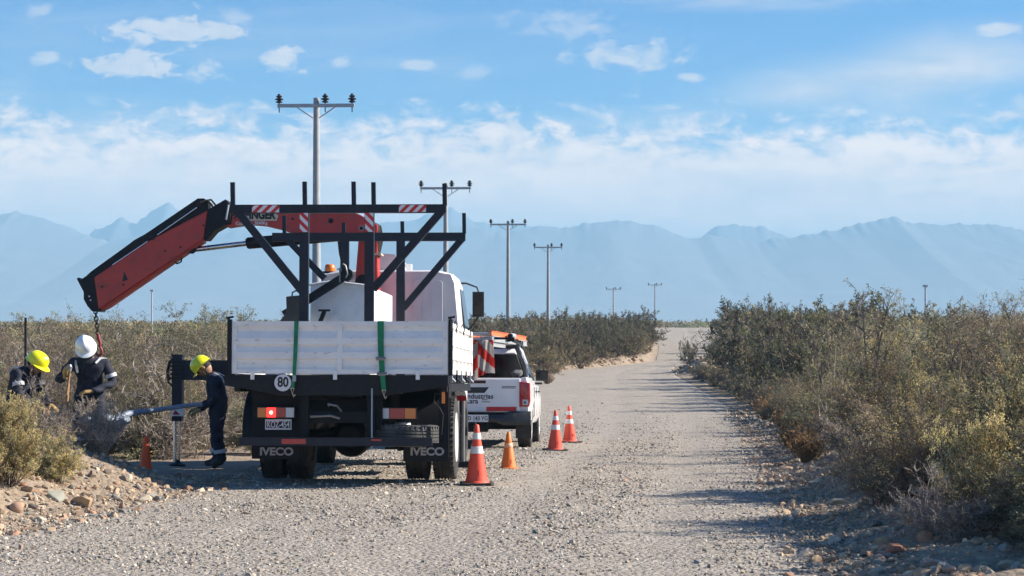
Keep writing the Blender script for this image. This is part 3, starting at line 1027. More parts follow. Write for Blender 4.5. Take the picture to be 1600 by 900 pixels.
# farther, coarser
proto('mdark0', 'dark_shrub', 1.3, 1.8, 21, 30, 8, 3, 5200, .065, DRK, TWD, rtw=.006)
proto('mdark1', 'dark_shrub', 1.4, 1.7, 22, 30, 8, 3, 5200, .065, DRK + OLV, TWD, rtw=.006)
proto('molive', 'olive_shrub', 1.3, 1.6, 23, 30, 8, 3, 5000, .06, OLV + BRN, TWG, rtw=.006)
proto('mgrey', 'grey_shrub', 1.3, 1.6, 24, 34, 9, 3, 4200, .06, GGR + OLV, TWG, rtw=.007)
proto('mstraw', 'straw_shrub', 1.1, 1.2, 25, 30, 8, 3, 4200, .05, STR + BRN, TWG, rtw=.005)
proto('mbrown', 'brown_shrub', 1.2, 1.5, 26, 34, 9, 4, 3000, .05, BRN, TWG, rtw=.006)

nbush = [0]
def bush(key, x, y, R_, H, label, cat='shrub', group=None, rot=None, tilt=0.0, dz=0.0, name=None):
    nm, mb, ml, R0, H0 = PROTO[key]
    nbush[0] += 1
    r_ = random.Random(nbush[0])
    root = empty(name or nm, (x, y, gzf(x, y) + dz), (r_.uniform(-tilt, tilt), r_.uniform(-tilt, tilt), r_.uniform(0, 6.28) if rot is None else rot))
    root.scale = (R_ / R0, R_ / R0, H / H0)
    tag(root, label, cat, group)
    b_ = bpy.data.objects.new('branches', mb); COL.objects.link(b_); b_.parent = root
    if ml is not None:
        l_ = bpy.data.objects.new('foliage', ml); COL.objects.link(l_); l_.parent = root
    return root

rnd = random.Random(5)
def L_at(y): return float(np.interp(y, TY, T_L))
def R_at(y): return float(np.interp(y, TY, T_R))
def topz(px, py, Y): return CAM_H + (500 - py) / FPX * Y

# skyline of the right-hand scrub in the photograph (px -> py)
sky_r = ([1100, 1130, 1180, 1240, 1300, 1340, 1400, 1450, 1500, 1550, 1600, 1700], [500, 492, 480, 489, 480, 474, 476, 492, 482, 470, 462, 455])
LR = 'shrubs of the scrub belt right of the road'
LL = 'shrubs of the scrub behind the workers'
LH = 'shrubs of the dark belt left of the far road'
right_kinds = [('olive0', 'olive brown thorny shrub in the scrub belt right of the gravel road'),
               ('olive1', 'olive green leafy shrub in the scrub belt right of the gravel road'),
               ('brown0', 'brown twiggy shrub in the scrub belt right of the gravel road'),
               ('brown1', 'reddish brown bare shrub in the scrub belt right of the gravel road'),
               ('grey0', 'grey green saltbush in the scrub belt right of the gravel road'),
               ('grey0', 'grey green saltbush in the scrub belt right of the gravel road'),
               ('straw1', 'yellow olive saltbush in the scrub belt right of the gravel road')]
# near right belt
y = 13.2
while y < 58:
    step = .75 + .030 * y
    re = R_at(y)
    xmax = (1740 - 800) / FPX * y
    x = re + 1.15 + rnd.uniform(-.1, .35)
    if y < 21: x += (21 - y) * .09
    if 17 < y < 26: x += .35
    first = True
    while x < max(xmax, re + 3.5):
        px = 800 + x / y * FPX
        tz = topz(px, np.interp(px, *sky_r) + rnd.uniform(-6, 26), y)
        H = (tz - gzf(x, y)) * .80
        if first: H = min(H, rnd.uniform(.6, 1.05))
        H = min(max(H, .8), 2.6)
        k, lb = rnd.choice(right_kinds)
        if y < 20 and rnd.random() < .05: k, lb = 'dry0', 'pale bare twiggy brush in the scrub belt right of the gravel road'
        bush(k, x, y + rnd.uniform(-.3, .3), min(.62 * H + .25, 1.25), H, lb, group=LR, tilt=.12)
        x += rnd.uniform(.85, 1.25) * step
        first = False
    y += step * .95
# pale saltbushes that stand out at the right
bush('straw0', *at(1525, 700, 15.6).xy, .42, .95, 'pale yellow leafy saltbush low in the right foreground', group=LR)
bush('straw1', *at(1590, 600, 16.5).xy, .50, 1.30, 'tall straw coloured saltbush at the right picture edge', group=LR)
bush('straw1', *at(1440, 620, 19.5).xy, .50, 1.15, 'pale yellow green saltbush in the middle of the right scrub', group=LR)
# bare brush arching over the right verge
bush('dry0', *at(1385, 700, 17.6).xy, .45, .60, 'arching bare grey brush over the small spoil heap', group=LR)
bush('dry1', *at(1470, 800, 14.9).xy, .5, .45, 'low bare brush over the wide grey-brown rock', group=LR)
bush('dry0', *at(1330, 640, 21.8).xy, .5, .7, 'bare grey brush leaning towards the road beyond the spoil heap', group=LR)
bush('brown0', *at(1440, 700, 17.0).xy, .8, .95, 'rounded olive brown shrub overhanging the rocks of the right verge')
bush('olive0', *at(1375, 660, 20.3).xy, .75, .95, 'olive shrub just beyond the small spoil heap on the right verge')
# orange dry grass at the verge
for px, py, s, lb in [(1262, 722, 1.0, 'orange dry grass tuft at the near right verge'), (1198, 655, 1.25, 'orange dry grass tuft farther along the right verge'),
                      (1235, 700, .8, 'small orange grass tuft between the two larger tufts'), (1225, 672, .9, 'brown dry grass tuft under the right scrub edge'),
                      (855, 600, 1.0, 'pale dry grass tuft beside the pickup front wheel')]:
    yy = ygr(px, py)
    bush('tuft0', at(px, py, yy).x, yy, .4 * s, .5 * s, lb, 'grass tuft')
# saplings against the sky
bush('sap0', *at(1357, 500, 27).xy, .70, 2.1, 'tall sparse sapling rising above the right scrub', 'sapling', dz=.1)
bush('sap0', *at(1300, 500, 30).xy, .6, 1.95, 'shorter sparse sapling left of the tall one', 'sapling', dz=.1)
bush('sap0', *at(1495, 500, 24).xy, .6, 1.75, 'thin bare-topped sapling right of the tall one', 'sapling')
# middle and far right belt
def belt(y0, y1, xf, xt, skyf, kinds, group, hmin, hmax, jit, stepf, rows=None, first_small=True):
    yy = y0
    while yy < y1:
        step = stepf * yy
        x = xf(yy) + rnd.uniform(0, step * .5)
        lim = xt(yy)
        while x < lim:
            px = 800 + x / yy * FPX
            H = (topz(px, skyf(px) + rnd.uniform(*jit), yy) - gzf(x, yy)) * .90
            H = min(max(H, hmin), hmax)
            k, lb = rnd.choice(kinds)
            bush(k, x, yy + rnd.uniform(-.25, .25) * step, max(.62 * H, step * .62), H, lb, group=group, tilt=.1)
            x += rnd.uniform(.8, 1.2) * step
        yy += step * 1.6
kR2 = [('mdark0', 'dark green shrub farther along the scrub belt right of the road'), ('mdark1', 'dark olive shrub farther along the scrub belt right of the road'),
       ('molive', 'olive shrub farther along the scrub belt right of the road'), ('mgrey', 'grey green shrub farther along the scrub belt right of the road'),
       ('mbrown', 'brown shrub farther along the scrub belt right of the road')]
belt(60, 118, lambda q: R_at(q) + (2.0 if q < 96 else 4.4), lambda q: (1500 - 800) / FPX * q, lambda p: np.interp(p, *sky_r), kR2, LR, 1.2, 3.2, (-4, 16), .033)
belt(120, 235, lambda q: R_at(q) + (4.2 if q < 132 else 2.3), lambda q: (1330 - 800) / FPX * q, lambda p: np.interp(p, [1100, 1120, 1150, 1190, 1240, 1400], [500, 492, 486, 484, 490, 492]), kR2, LR, 1.8, 4.0, (-3, 10), .022)
for px, py, lb in [(1140, 478, 'small round dark tree left on the far right hilltop'), (1186, 470, 'rounder dark tree right on the far hilltop')]:
    Y = 205; p = at(px, py, Y); H = p.z - gzf(p.x, Y)
    rt = bush('mdark0', p.x, Y, 1.9, H, lb, 'tree', name='hill_tree')
for px, lb in [(1092, 'pale low bush where the track tops the hill'), (1108, 'pale bush beside the hilltop edge of the road')]:
    Y = 232; x = (px + 28 - 800) / FPX * Y; x = max(x, R_at(Y) + .9)
    bush('mstraw', x + (px - 1092) * .06, Y, 1.1, 1.1, lb)
# bushes on the mound in the bend
p = at(1076, 575, 105)
bush('mgrey', p.x, 105, .72, 1.35, 'lone grey bush on the earth mound in the bend')
bush('molive', p.x + 1.3, 104, .6, .6, 'low olive bush at the foot of the earth mound')
bush('mstraw', p.x + 1.9, 102, .6, .5, 'low straw bush right of the earth mound')

# dark belt left of the far road
sky_h = ([700, 760, 800, 850, 900, 950, 1000, 1015, 1024], [500, 494, 497, 495, 489, 493, 487, 489, 494])
kH = [('mdark0', 'dark green shrub in the belt left of the far road'), ('mdark1', 'dark olive shrub in the belt left of the far road'),
      ('mbrown', 'brown shrub in the belt left of the far road'), ('molive', 'olive shrub in the belt left of the far road'), ('mdark0', 'dark green shrub in the belt left of the far road')]
def hedge_left(q): return (690 - 800) / FPX * q
belt(96, 160, hedge_left, lambda q: min(L_at(q) - (1.5 if q < 118 else .7), (1021 - 800) / FPX * q), lambda p: np.interp(p, *sky_h), kH, LH, 1.6, 4.2, (-3, 16), .0215)
belt(62, 94, lambda q: (690 - 800) / FPX * q, lambda q: L_at(q) - 1.6, lambda p: np.interp(p, *sky_h) + 14, kH + [('mstraw', 'straw green shrub in the belt left of the far road')], LH, .9, 2.0, (0, 30), .03)
for i in range(26):      # front row of the belt, right on the bank of the bend
    Y = 104 + i * 2.4
    x = L_at(Y) - (1.7 if Y < 124 else 1.25) + rnd.uniform(-.25, .15)
    if (x / Y * FPX + 800) > 1018 and Y > 150: x = (1014 - 800) / FPX * Y
    px = 800 + x / Y * FPX
    H = (topz(px, np.interp(px, *sky_h) + rnd.uniform(0, 22), Y) - gzf(x, Y)) * .9
    k, lb = rnd.choice(kH[:2] + kH[3:])
    bush(k, x, Y, 1.15, min(max(H, 1.2), 3.6), lb, group=LH, tilt=.1)
    if i % 2 == 0:
        bush('mstraw', x + .7, Y + 1.0, .55, rnd.uniform(.5, .8), 'low straw shrub in the belt left of the far road', group=LH)
for i in range(18):      # low front row on the right shoulder
    Y = 57 + i * 2.3
    x = R_at(Y) + rnd.uniform(.7, 1.3)
    k, lb = rnd.choice([('mbrown', 'brown shrub farther along the scrub belt right of the road'), ('mgrey', 'grey green shrub farther along the scrub belt right of the road'), ('mstraw', 'straw shrub farther along the scrub belt right of the road')])
    bush(k, x, Y, rnd.uniform(.5, .8), rnd.uniform(.45, .95), lb, group=LR)
for px, py, hh, k, lb in [(868, 572, 1.5, 'mstraw', 'rounded yellow green bush beside the pickup on the left bank'), (905, 568, 1.8, 'molive', 'olive bush right of the rounded yellow green one'),
                       (850, 560, 1.6, 'molive', 'olive bush seen just above the pickup mirror')]:
    Y = 101; x = (px - 800) / FPX * Y
    x = min(x, L_at(Y) - .8)
    bush(k, (px - 800) / FPX * (Y + (px - 850) * .25), Y + (px - 850) * .25, 1.25, hh, lb)

# left side, behind the workers and the truck
sky_l = ([-150, 0, 60, 100, 180, 260, 290, 350, 500, 700], [492, 494, 492, 506, 503, 497, 492, 498, 500, 500])
kL = [('brown0', 'brown twiggy shrub in the scrub behind the workers'), ('grey0', 'grey green saltbush in the scrub behind the workers'),
      ('olive0', 'olive brown shrub in the scrub behind the workers'), ('brown1', 'reddish brown bare shrub in the scrub behind the workers'),
      ('dry1', 'pale dry brush in the scrub behind the workers'), ('olive1', 'olive green leafy shrub in the scrub behind the workers'), ('olive0', 'olive brown shrub in the scrub behind the workers')]
yy = 29.0
while yy < 60:
    step = .040 * yy
    x = (-170 - 800) / FPX * yy
    lim = L_at(yy) - (1.6 if yy > 33 else 2.3)
    lim = min(lim, (760 - 800) / FPX * yy)
    while x < lim:
        px = 800 + x / yy * FPX
        f_ = sst(29, 55, yy)
        H = topz(px, np.interp(px, *sky_l) + rnd.uniform(4, 48) + 62 * (1 - f_), yy) - gzf(x, yy)
        H *= .93
        H = min(max(H, .8), 2.3)
        k, lb = rnd.choice(kL)
        bush(k, x, yy + rnd.uniform(-.3, .3), .62 * H + .35, H, lb, group=LL, tilt=.12)
        x += rnd.uniform(.85, 1.25) * step
    yy += step
kL2 = [('mbrown', 'brown shrub out on the plain behind the workers'), ('mgrey', 'grey shrub out on the plain behind the workers'),
       ('mstraw', 'straw coloured shrub out on the plain behind the workers'), ('mdark1', 'dark shrub out on the plain behind the workers')]
belt(62, 92, lambda q: (-120 - 800) / FPX * q, lambda q: (690 - 800) / FPX * q, lambda p: np.interp(p, *sky_l) + 2, kL2, LL, .9, 2.2, (-2, 16), .042)
# bushes near the workers
bush('straw0', -4.86, 18.2, .42, .86, 'large straw yellow saltbush on the left berm', group=None)
bush('straw1', -5.35, 17.9, .42, .95, 'straw yellow saltbush cut by the left picture edge')
bush('straw1', -4.62, 19.2, .30, .50, 'low straw saltbush on the berm right of the large one')
bush('dry0', -4.66, 21.3, .42, .62, 'bare twiggy brush in front of the white-helmeted worker')
bush('dry1', -5.12, 20.6, .45, .60, 'bare twiggy brush below the left yellow-helmeted worker')
bush('grey0', -5.6, 29.2, 1.0, 1.15, 'pale grey green bush behind the bent grey pole')
bush('grey0', -4.0, 30.6, .9, 1.0, 'pale grey green bush behind the outrigger leg')
bush('olive1', -7.2, 33.0, 1.1, 2.3, 'tall green leafy bush behind the left workers')
bush('sap0', at(285, 500, 40).x, 40, .7, 2.2, 'wispy sapling above the scrub left of the truck', 'sapling')
bush('sap0', at(205, 500, 42).x, 42, .6, 2.0, 'shorter wispy sapling nearer the crane chain', 'sapling')
bush('mgrey', at(428, 500, 62).x, 62, .55, 2.2, 'pale bush top showing above the truck bed left of the black canister')

# far scrub that reads as one mass
rs = np.random.RandomState(33)
def mass(name, n, y0, y1, pxa, pxb, hr, pal, label, nl=200, excl=True):
    Y = y0 * (y1 / y0) ** rs.uniform(0, 1, n)
    X = (rs.uniform(pxa, pxb, n) - 800) / FPX * Y
    Yc = np.clip(Y, 0, 419)
    L = np.interp(Yc, TY, T_L); Rr2 = np.interp(Yc, TY, T_R)
    ok = ~((X > L - 2.2) & (X < Rr2 + 2.2) & (Y < 330))
    X, Y = X[ok], Y[ok]; n = len(X)
    Z = gz(X, np.clip(Y, 0, 419)); fr = sst(300, 900, Y); Z = Z * (1 - fr) - .6 * fr
    H = rs.uniform(hr[0], hr[1], n); Rd = H * rs.uniform(.7, 1.1, n) * (1 + Y / 500)
    idx = np.repeat(np.arange(n), nl)
    d = rs.normal(size=(n * nl, 3)); d[:, 2] = np.abs(d[:, 2]); d /= np.linalg.norm(d, axis=1)[:, None]
    r_ = rs.uniform(.35, 1.0, n * nl) ** .5 * (1 + .25 * np.sin(d[:, 0] * 5 + idx) * np.sin(d[:, 1] * 4 + idx * 2))
    P = np.stack([X[idx] + d[:, 0] * Rd[idx] * r_, Y[idx] + d[:, 1] * Rd[idx] * r_, Z[idx] + d[:, 2] * H[idx] * r_], -1)
    sz = .055 * H[idx] * (1 + Y[idx] / 260)
    V2, F2 = leaves(P, sz * 1.9, rs, .2)
    lp = np.array(pal)
    cb = lp[rs.randint(0, len(lp), n)]
    c2 = np.repeat(cb[idx] * rs.uniform(.6, 1.35, (n * nl, 1)), 4, 0)
    o = np_mesh(name, V2, F2, MT['leaf'], c2)
    tag(o, label, 'scrub', kind='stuff')
mass('distant_scrub', 1500, 66, 900, -200, 1800, (1.0, 1.75), DRK + BRN + GGR + OLV, 'low distant scrub covering the plain out to the horizon', 170)
mass('low_ground_cover', 700, 26, 80, -250, 1750, (.15, .4), STR + BRN, 'low dry grass and twigs between the shrubs', 110)

# ============================================================ the crane truck (local: x right, y forward, z up; origin on the ground under the tailgate)
truck = empty('crane_truck', (-1.915, 21.0, .037), (R(-1.95), 0, R(-2.2)))
tag(truck, 'white flatbed truck with red folding crane and black stake racks parked on the gravel road', 'truck')
TM = Matrix.Translation(truck.location) @ truck.rotation_euler.to_matrix().to_4x4()
TI = TM.inverted()

def tl(px, py, v):
    """local point of the truck, v metres ahead of the tailgate, on the sight line through a pixel of the photograph"""
    Y = 21.0 + v
    for _ in range(4):
        q = TI @ at(px, py, Y)
        Y += v - q.y
    q = TI @ at(px, py, Y)
    return (q.x, q.y, q.z)

def tp(pts, v):
    return [(a[0], a[2]) for a in (tl(px, py, v) for px, py in pts)]

def tape(name, x0, x1, z0, z1, y, parent, n=4, vertical=False, flip=1):
    """diagonal red and white reflective tape, flat sheet 2 mm thick, stripes cut in the mesh"""
    bm = BM()
    box(bm, x0, x1, y, y + .003, z0, z1, mi=1)
    L, W_ = (z1 - z0, x1 - x0) if vertical else (x1 - x0, z1 - z0)
    p = L / n
    for k in range(-1, n + 1):
        a = k * p
        q = [(a, 0), (a + p * .5, 0), (a + p * .5 + W_, W_), (a + W_, W_)]
        # clip to 0..L
        def clipx(poly, lim, keep_less):
            out = []
            for i in range(len(poly)):
                A, B = poly[i], poly[(i + 1) % len(poly)]
                ia = (A[0] <= lim) if keep_less else (A[0] >= lim)
                ib = (B[0] <= lim) if keep_less else (B[0] >= lim)
                if ia: out.append(A)
                if ia != ib:
                    t_ = (lim - A[0]) / (B[0] - A[0])
                    out.append((lim, A[1] + t_ * (B[1] - A[1])))
            return out
        q = clipx(clipx(q, L, True), 0, False) if q else q
        if len(q) < 3: continue
        if vertical: q = [((x0 + b if flip > 0 else x1 - b), z0 + a_) for a_, b in q]
        else: q = [((x0 + a_ if flip > 0 else x1 - a_), z0 + b) for a_, b in q]
        vs = [bm.verts.new((c[0], y - .002, c[1])) for c in q]
        f = bm.faces.new(vs); f.material_index = 0
        f.normal_update()
        if f.normal.y > 0: f.normal_flip()
    return obj(name, bm, [MT['tape_r'], MT['tape_w']], parent)

# ---- load bed
GT, GB = tl(500, 502, 0)[2], tl(500, 584, 0)[2]      # top and bottom of the tailgate
HW = 1.205
bed = obj('bed_floor', (lambda b_: (box(b_, -HW + .01, HW - .01, .03, 4.45, GB - .10, GB - .02), b_)[1])(BM()), MT['chassis'], truck)

def gate(name, wd, ht, npan, nrib, latch=True):
    """board panel in local x (0..wd), z (0..ht), outside towards -y"""
    bm = BM()
    box(bm, 0, wd, .012, .030, 0, ht)                                   # sheet
    fr = .055
    box(bm, 0, wd, -.012, .012, ht - fr, ht)                            # frame
    box(bm, 0, wd, -.012, .012, 0, fr * .9)
    pw = (wd - fr) / npan
    for i in range(npan + 1):
        box(bm, i * pw, i * pw + fr, -.0145, .0115, fr * .9 - .003, ht - fr + .003)
    ih = ht - fr * 1.9
    for i in range(npan):
        x0, x1 = i * pw + fr, (i + 1) * pw
        for k in range(nrib):                                          # pressed ribs: sloping ledges
            zc = fr * .9 + ih * (k + 1) / (nrib + 1)
            h_ = ih * .085
            prism_pts = [(-.016, zc - h_), (-.016, zc + h_ * .7), (.0122, zc + h_ * 2.6), (.0122, zc - h_ * 1.4)]
            a = [bm.verts.new((x0 - .002, p[0], p[1])) for p in prism_pts]
            b_ = [bm.verts.new((x1 + .002, p[0], p[1])) for p in prism_pts]
            fs = [bm.faces.new(a), bm.faces.new(list(reversed(b_)))]
            for j in range(4): fs.append(bm.faces.new((a[j], b_[j], b_[(j + 1) % 4], a[(j + 1) % 4])))
            bmesh.ops.recalc_face_normals(bm, faces=fs)
    return bm
tg = obj('tailgate', gate('tailgate', 2 * HW, GT - GB, 2, 2), MT['white'], truck)
tg.location = (-HW, 0, GB)
for px in (395, 524, 653):
    b_ = BM(); x = tl(px, 585, 0)[0]
    box(b_, x - .022, x + .022, -.030, -.0165, GB - .065, GB + .035)
    h_ = obj('gate_hinge', b_, MT['white'], truck, bevel=.003)
# dents and scratches sit in the paint; latch boxes at the corners
for sx in (-1, 1):
    b_ = BM()
    box(b_, sx * HW - .022 + (.028 if sx > 0 else -.028), sx * HW + .022 + (.028 if sx > 0 else -.028), -.03, .05, GB - .02, GT + .02)
    tube(b_, [(sx * (HW + .03), -.035, GT + .05), (sx * (HW + .03), -.035, GT - .10)], .012, 8)
    tube(b_, [(sx * (HW + .03) - .03, -.03, GT + .035), (sx * (HW + .03) + .05, -.03, GT + .05)], .012, 8)
    obj('corner_post', b_, MT['black'], truck)
sl = 4.35
for sx in (1, -1):
    sb = obj('side_board', gate('side', sl, GT - GB, 6, 2), MT['white'], truck)
    sb.rotation_euler = (0, 0, R(90) if sx > 0 else R(-90))
    sb.location = (sx * (HW - .002), .06 if sx > 0 else .06 + sl, GB)
    for k in range(5):
        b_ = BM()
        y_ = .35 + k * .86
        box(b_, sx * (HW + .014) - .010, sx * (HW + .014) + .012, y_ - .03, y_ + .03, GB - .10, GB + .05)
        tube(b_, [(sx * (HW + .02), y_ - .05, GB - .05), (sx * (HW + .055), y_, GB - .085), (sx * (HW + .02), y_ + .05, GB - .05)], .012, 6)
        obj('board_clamp', b_, MT['galv'] if k % 2 == 0 else MT['black'], truck)
    for k in range(3):
        b_ = BM(); y_ = .8 + k * 1.3
        tube(b_, [(sx * (HW + .0), y_, GT - .02), (sx * (HW + .03), y_ - .02, GT + .03), (sx * (HW + .045), y_ + .03, GT - .03), (sx * (HW + .03), y_ + .05, GT - .1)], .008, 6)
        obj('load_hook', b_, MT['black'], truck)
b_ = BM(); box(b_, -HW + .02, HW - .02, 4.43, 4.47, GB, GT + .02); obj('headboard', b_, MT['white'], truck)

# ---- rear skirt under the bed
sk = tp([(350, 586), (700, 586), (700, 604), (640, 613), (606, 618), (440, 618), (395, 610), (350, 602)], 0)
b_ = BM(); prism(b_, sk, .01, .06); obj('rear_skirt', b_, MT['black'], truck, bevel=.006)
for sx in (-1, 1):   # side rails of the bed frame
    b_ = BM(); box(b_, sx * 1.16 - .03, sx * 1.16 + .03, .07, 4.4, GB - .20, GB - .105); obj('bed_rail', b_, MT['black'], truck)

# ---- chassis
for sx in (-1, 1):
    b_ = BM()
    box(b_, sx * .42 - .035, sx * .42 + .035, .12, 6.6, .74, .98)
    box(b_, sx * .42 - .045, sx * .42 + .045, .10, .16, .60, GB - .1)
    obj('chassis_rail', b_, MT['chassis'], truck)
b_ = BM()
for y_ in (.3, 1.9, 3.2, 4.6): box(b_, -.385, .385, y_, y_ + .1, .78, .93)
for y_ in (.4, 1.2, 2.0, 2.8, 3.6): box(b_, -1.12, 1.12, y_, y_ + .08, GB - .19, GB - .11)
obj('cross_members', b_, MT['chassis'], truck)
b_ = BM()
p0, p1 = tl(482, 643, .12), tl(578, 665, .12)
box(b_, p0[0], p1[0], .05, .12, p1[2] + .03, p0[2])
x0 = tl(497, 640, .1)[0]
box(b_, tl(475, 0, .1)[0], tl(487, 0, .1)[0], .02, .10, tl(480, 690, .05)[2], tl(480, 612, .05)[2])
box(b_, tl(577, 0, .1)[0], tl(589, 0, .1)[0], .02, .10, tl(480, 690, .05)[2], tl(480, 612, .05)[2])
obj('rear_crossmember', b_, MT['chassis'], truck, bevel=.006)
b_ = BM()
tube(b_, [(-.12, .0, .86), (-.12, -.04, .88), (-.02, -.05, .86), (0.02, .02, .80)], .012, 6)
tube(b_, [(-.33, .02, .74), (-.10, .01, .75), (.0, .03, .72)], .014, 6)
obj('towing_bracket', b_, MT['steel'], truck)

# lamp and mud panels
for a, b__ in (((394, 606), (470, 717)), ((590, 640), (592, 642))):
    if a[0] == 590: continue
    p0, p1 = tl(*a, .25), tl(*b__, .25)
    b_ = BM(); box(b_, p0[0], p1[0], .25, .29, p1[2], p0[2]); obj('lamp_panel', b_, MT['chassis'], truck)
def taillamp(px0, px1, py0, py1, order):
    p0, p1 = tl(px0, py0, .18), tl(px1, py1, .18)
    t_ = BM(); box(t_, p0[0] - .008, p1[0] + .008, .17, .25, p1[2] - .008, p0[2] + .008)
    h_ = obj('tail_lamp', t_, MT['plastic'], truck, bevel=.004)
    ws = [.25, .25, .27, .23] if len(order) == 4 else [.28, .42, .30]
    x = p0[0]
    for w__, k in zip(ws, order):
        x1 = x + w__ * (p1[0] - p0[0])
        b_ = BM(); box(b_, x + .002, x1 - .002, .150, .172, p1[2], p0[2])
        o_ = obj('lens', b_, MT[k], h_, bevel=.004)
        if k == 'lit':
            b_ = BM(); lathe(b_, [(0, 0), (.020, .001), (.016, .006), (0, .008)], 12, Matrix.Translation(((x + x1) / 2, .149, (p0[2] + p1[2]) / 2)) @ Matrix.Rotation(R(90), 4, 'X'))
            obj('bulb', b_, MT['bulb'], h_)
            o_['label'] = 'lit red brake lens'
        x = x1
    return h_
taillamp(403, 460, 637, 652, ['amber', 'lit', 'redlens', 'clear'])
taillamp(592, 650, 638, 654, ['clear', 'redlens', 'amber'])
# number plate
p0, p1 = tl(414, 655, .2), tl(455, 671.5, .2)
b_ = BM(); box(b_, p0[0], p1[0], .215, .235, p1[2], p0[2]); pl = obj('number_plate', b_, MT['letter_w'], truck, bevel=.006)
b_ = BM(); box(b_, p0[0] + .012, p1[0] - .012, .2125, .2155, p1[2] + .018, p0[2] - .024); obj('plate_field', b_, MT['ink'], pl)
text('plate_lettering', 'KOZ-454', .098, Matrix.Translation(((p0[0] + p1[0]) / 2, .210, (p0[2] + p1[2]) / 2 - .004)) @ FACE_BACK, MT['letter_w'], pl, .002, .66, .0016)
# speed disc
q = tl(442, 598, -.02)
b_ = BM(); lathe(b_, [(0, 0), (.102, 0), (.102, .004), (0, .004)], 40, Matrix.Translation((q[0], -.022, q[2])) @ Matrix.Rotation(R(-90), 4, 'X'))
disc = obj('speed_disc', b_, MT['ink'], truck)
b_ = BM(); lathe(b_, [(0, 0), (.094, 0), (.094, .002), (0, .002)], 40, Matrix.Translation((q[0], -.0245, q[2])) @ Matrix.Rotation(R(-90), 4, 'X'))
obj('disc_face', b_, MT['letter_w'], disc)
text('disc_lettering', '80', .150, Matrix.Translation((q[0] + .002, -.0265, q[2] + .002)) @ FACE_BACK, MT['ink'], disc, .001, .82, .004)
# underrun bar
p0, p1 = tl(374, 682, -.08), tl(675, 697, -.08)
b_ = BM(); box(b_, p0[0], p1[0], -.10, -.02, p1[2], p0[2] - .01); bump_ = obj('underrun_bar', b_, MT['rack'], truck, bevel=.008)
x0, x1 = tl(440, 682, -.1)[0], tl(478, 682, -.1)[0]
b_ = BM(); box(b_, x0, x1, -.105, -.1015, p1[2] + .02, p0[2] - .025); obj('red_reflector', b_, MT['redlens'], bump_)
x0, x1 = tl(580, 682, -.1)[0], tl(596, 682, -.1)[0]
b_ = BM(); box(b_, x0, x1, -.105, -.1015, p0[2] - .045, p0[2] - .025); obj('red_reflector', b_, MT['redlens'], bump_)
b_ = BM(); tube(b_, [(tl(584, 0, 0)[0], -.03, GB - .16), (tl(584, 0, 0)[0], -.03, p1[2] - .04)], .010, 6)
obj('hanging_rod', b_, MT['galv'], truck)
# mudflaps
def flap(px0, px1, py0, py1, tx):
    v = .185
    p0, p1 = tl(px0, py0, v), tl(px1, py1, v)
    b_ = BM()
    nn = 6
    pts = [(p0[0], p0[2]), (p1[0], p0[2]), (p1[0], p1[2]), (p0[0], p1[2])]
    prism(b_, pts, v, v + .012)
    f_ = obj('mudflap', b_, MT['rubber'] if False else MT['chassis'], truck)
    q_ = tl(tx, 706, v)
    text('mudflap_lettering', 'IVECO', .118, Matrix.Translation((q_[0], v - .002, q_[2])) @ FACE_BACK, MT['letter_g'], f_, .002, 1.12, .0045)
flap(396, 469, 692, 717, 432)
flap(630, 701, 692, 721, 667.5)
# wheels
def tyre_bm(Rr, W_, tread=True):
    bm = BM()
    h = W_ / 2
    prof = [(Rr * .57, -h * .80), (Rr * .60, -h * .93), (Rr * .74, -h), (Rr * .90, -h * .97), (Rr * .965, -h * .86), (Rr * .985, -h * .70)]
    # circumferential grooves
    for gx in (-.45, -.15, .15, .45):
        prof += [(Rr, h * (gx - .07)), (Rr * .975, h * (gx - .045)), (Rr * .975, h * (gx + .045)), (Rr, h * (gx + .07))]
    prof += [(Rr * .985, h * .70), (Rr * .965, h * .86), (Rr * .90, h * .97), (Rr * .74, h), (Rr * .60, h * .93), (Rr * .57, h * .80)]
    lathe(bm, prof, 56, Matrix.Rotation(R(90), 4, 'Y'))
    if tread:
        n = 46
        for k in range(n):
            a = 2 * PI * k / n
            m = Matrix.Rotation(a, 4, 'X')
            for s in (-1, 1):
                cx = s * h * .72
                box(bm, cx - h * .18, cx + h * .18, -.014 * Rr / .5, .014 * Rr / .5, Rr * .965, Rr * 1.004, m)
            for gx in (-.30, 0, .30):
                box(bm, h * (gx - .075), h * (gx + .075), -.020 * Rr / .5, .016 * Rr / .5, Rr * .99, Rr * 1.004, m)
    return bm
def rim_bm(Rr, W_, side, deep=.0):
    bm = BM()
    h = W_ / 2
    s = side
    prof = [(Rr * .60, s * h * .9), (Rr * .585, s * h * .98), (Rr * .55, s * h * .9), (Rr * .52, s * h * (.2 - deep)), (Rr * .34, s * h * (.35 - deep)), (Rr * .22, s * h * (.75 - deep)), (Rr * .20, s * h * (1.0 - deep)), (0, s * h * (1.05 - deep))]
    lathe(bm, prof, 40, Matrix.Rotation(R(90), 4, 'Y'))
    for k in range(8):
        m = Matrix.Rotation(2 * PI * k / 8, 4, 'X')
        cbox(bm, m @ Vector((s * h * (.5 - deep), 0, Rr * .29)), (.04, .03, .03))
    return bm
def wheel(parent, x, y, z, Rr, W_, side, deep=0.0, rimmat='rim', name='wheel', tread=True, lab=None):
    t_ = obj(name, tyre_bm(Rr, W_, tread), MT['rubber'], parent, smooth=28)
    t_.location = (x, y, z)
    r2 = obj('rim', rim_bm(Rr, W_, side, deep), MT[rimmat], t_, smooth=35)
    if lab: t_['label'] = lab
    return t_
WR = .485
WV = 1.12
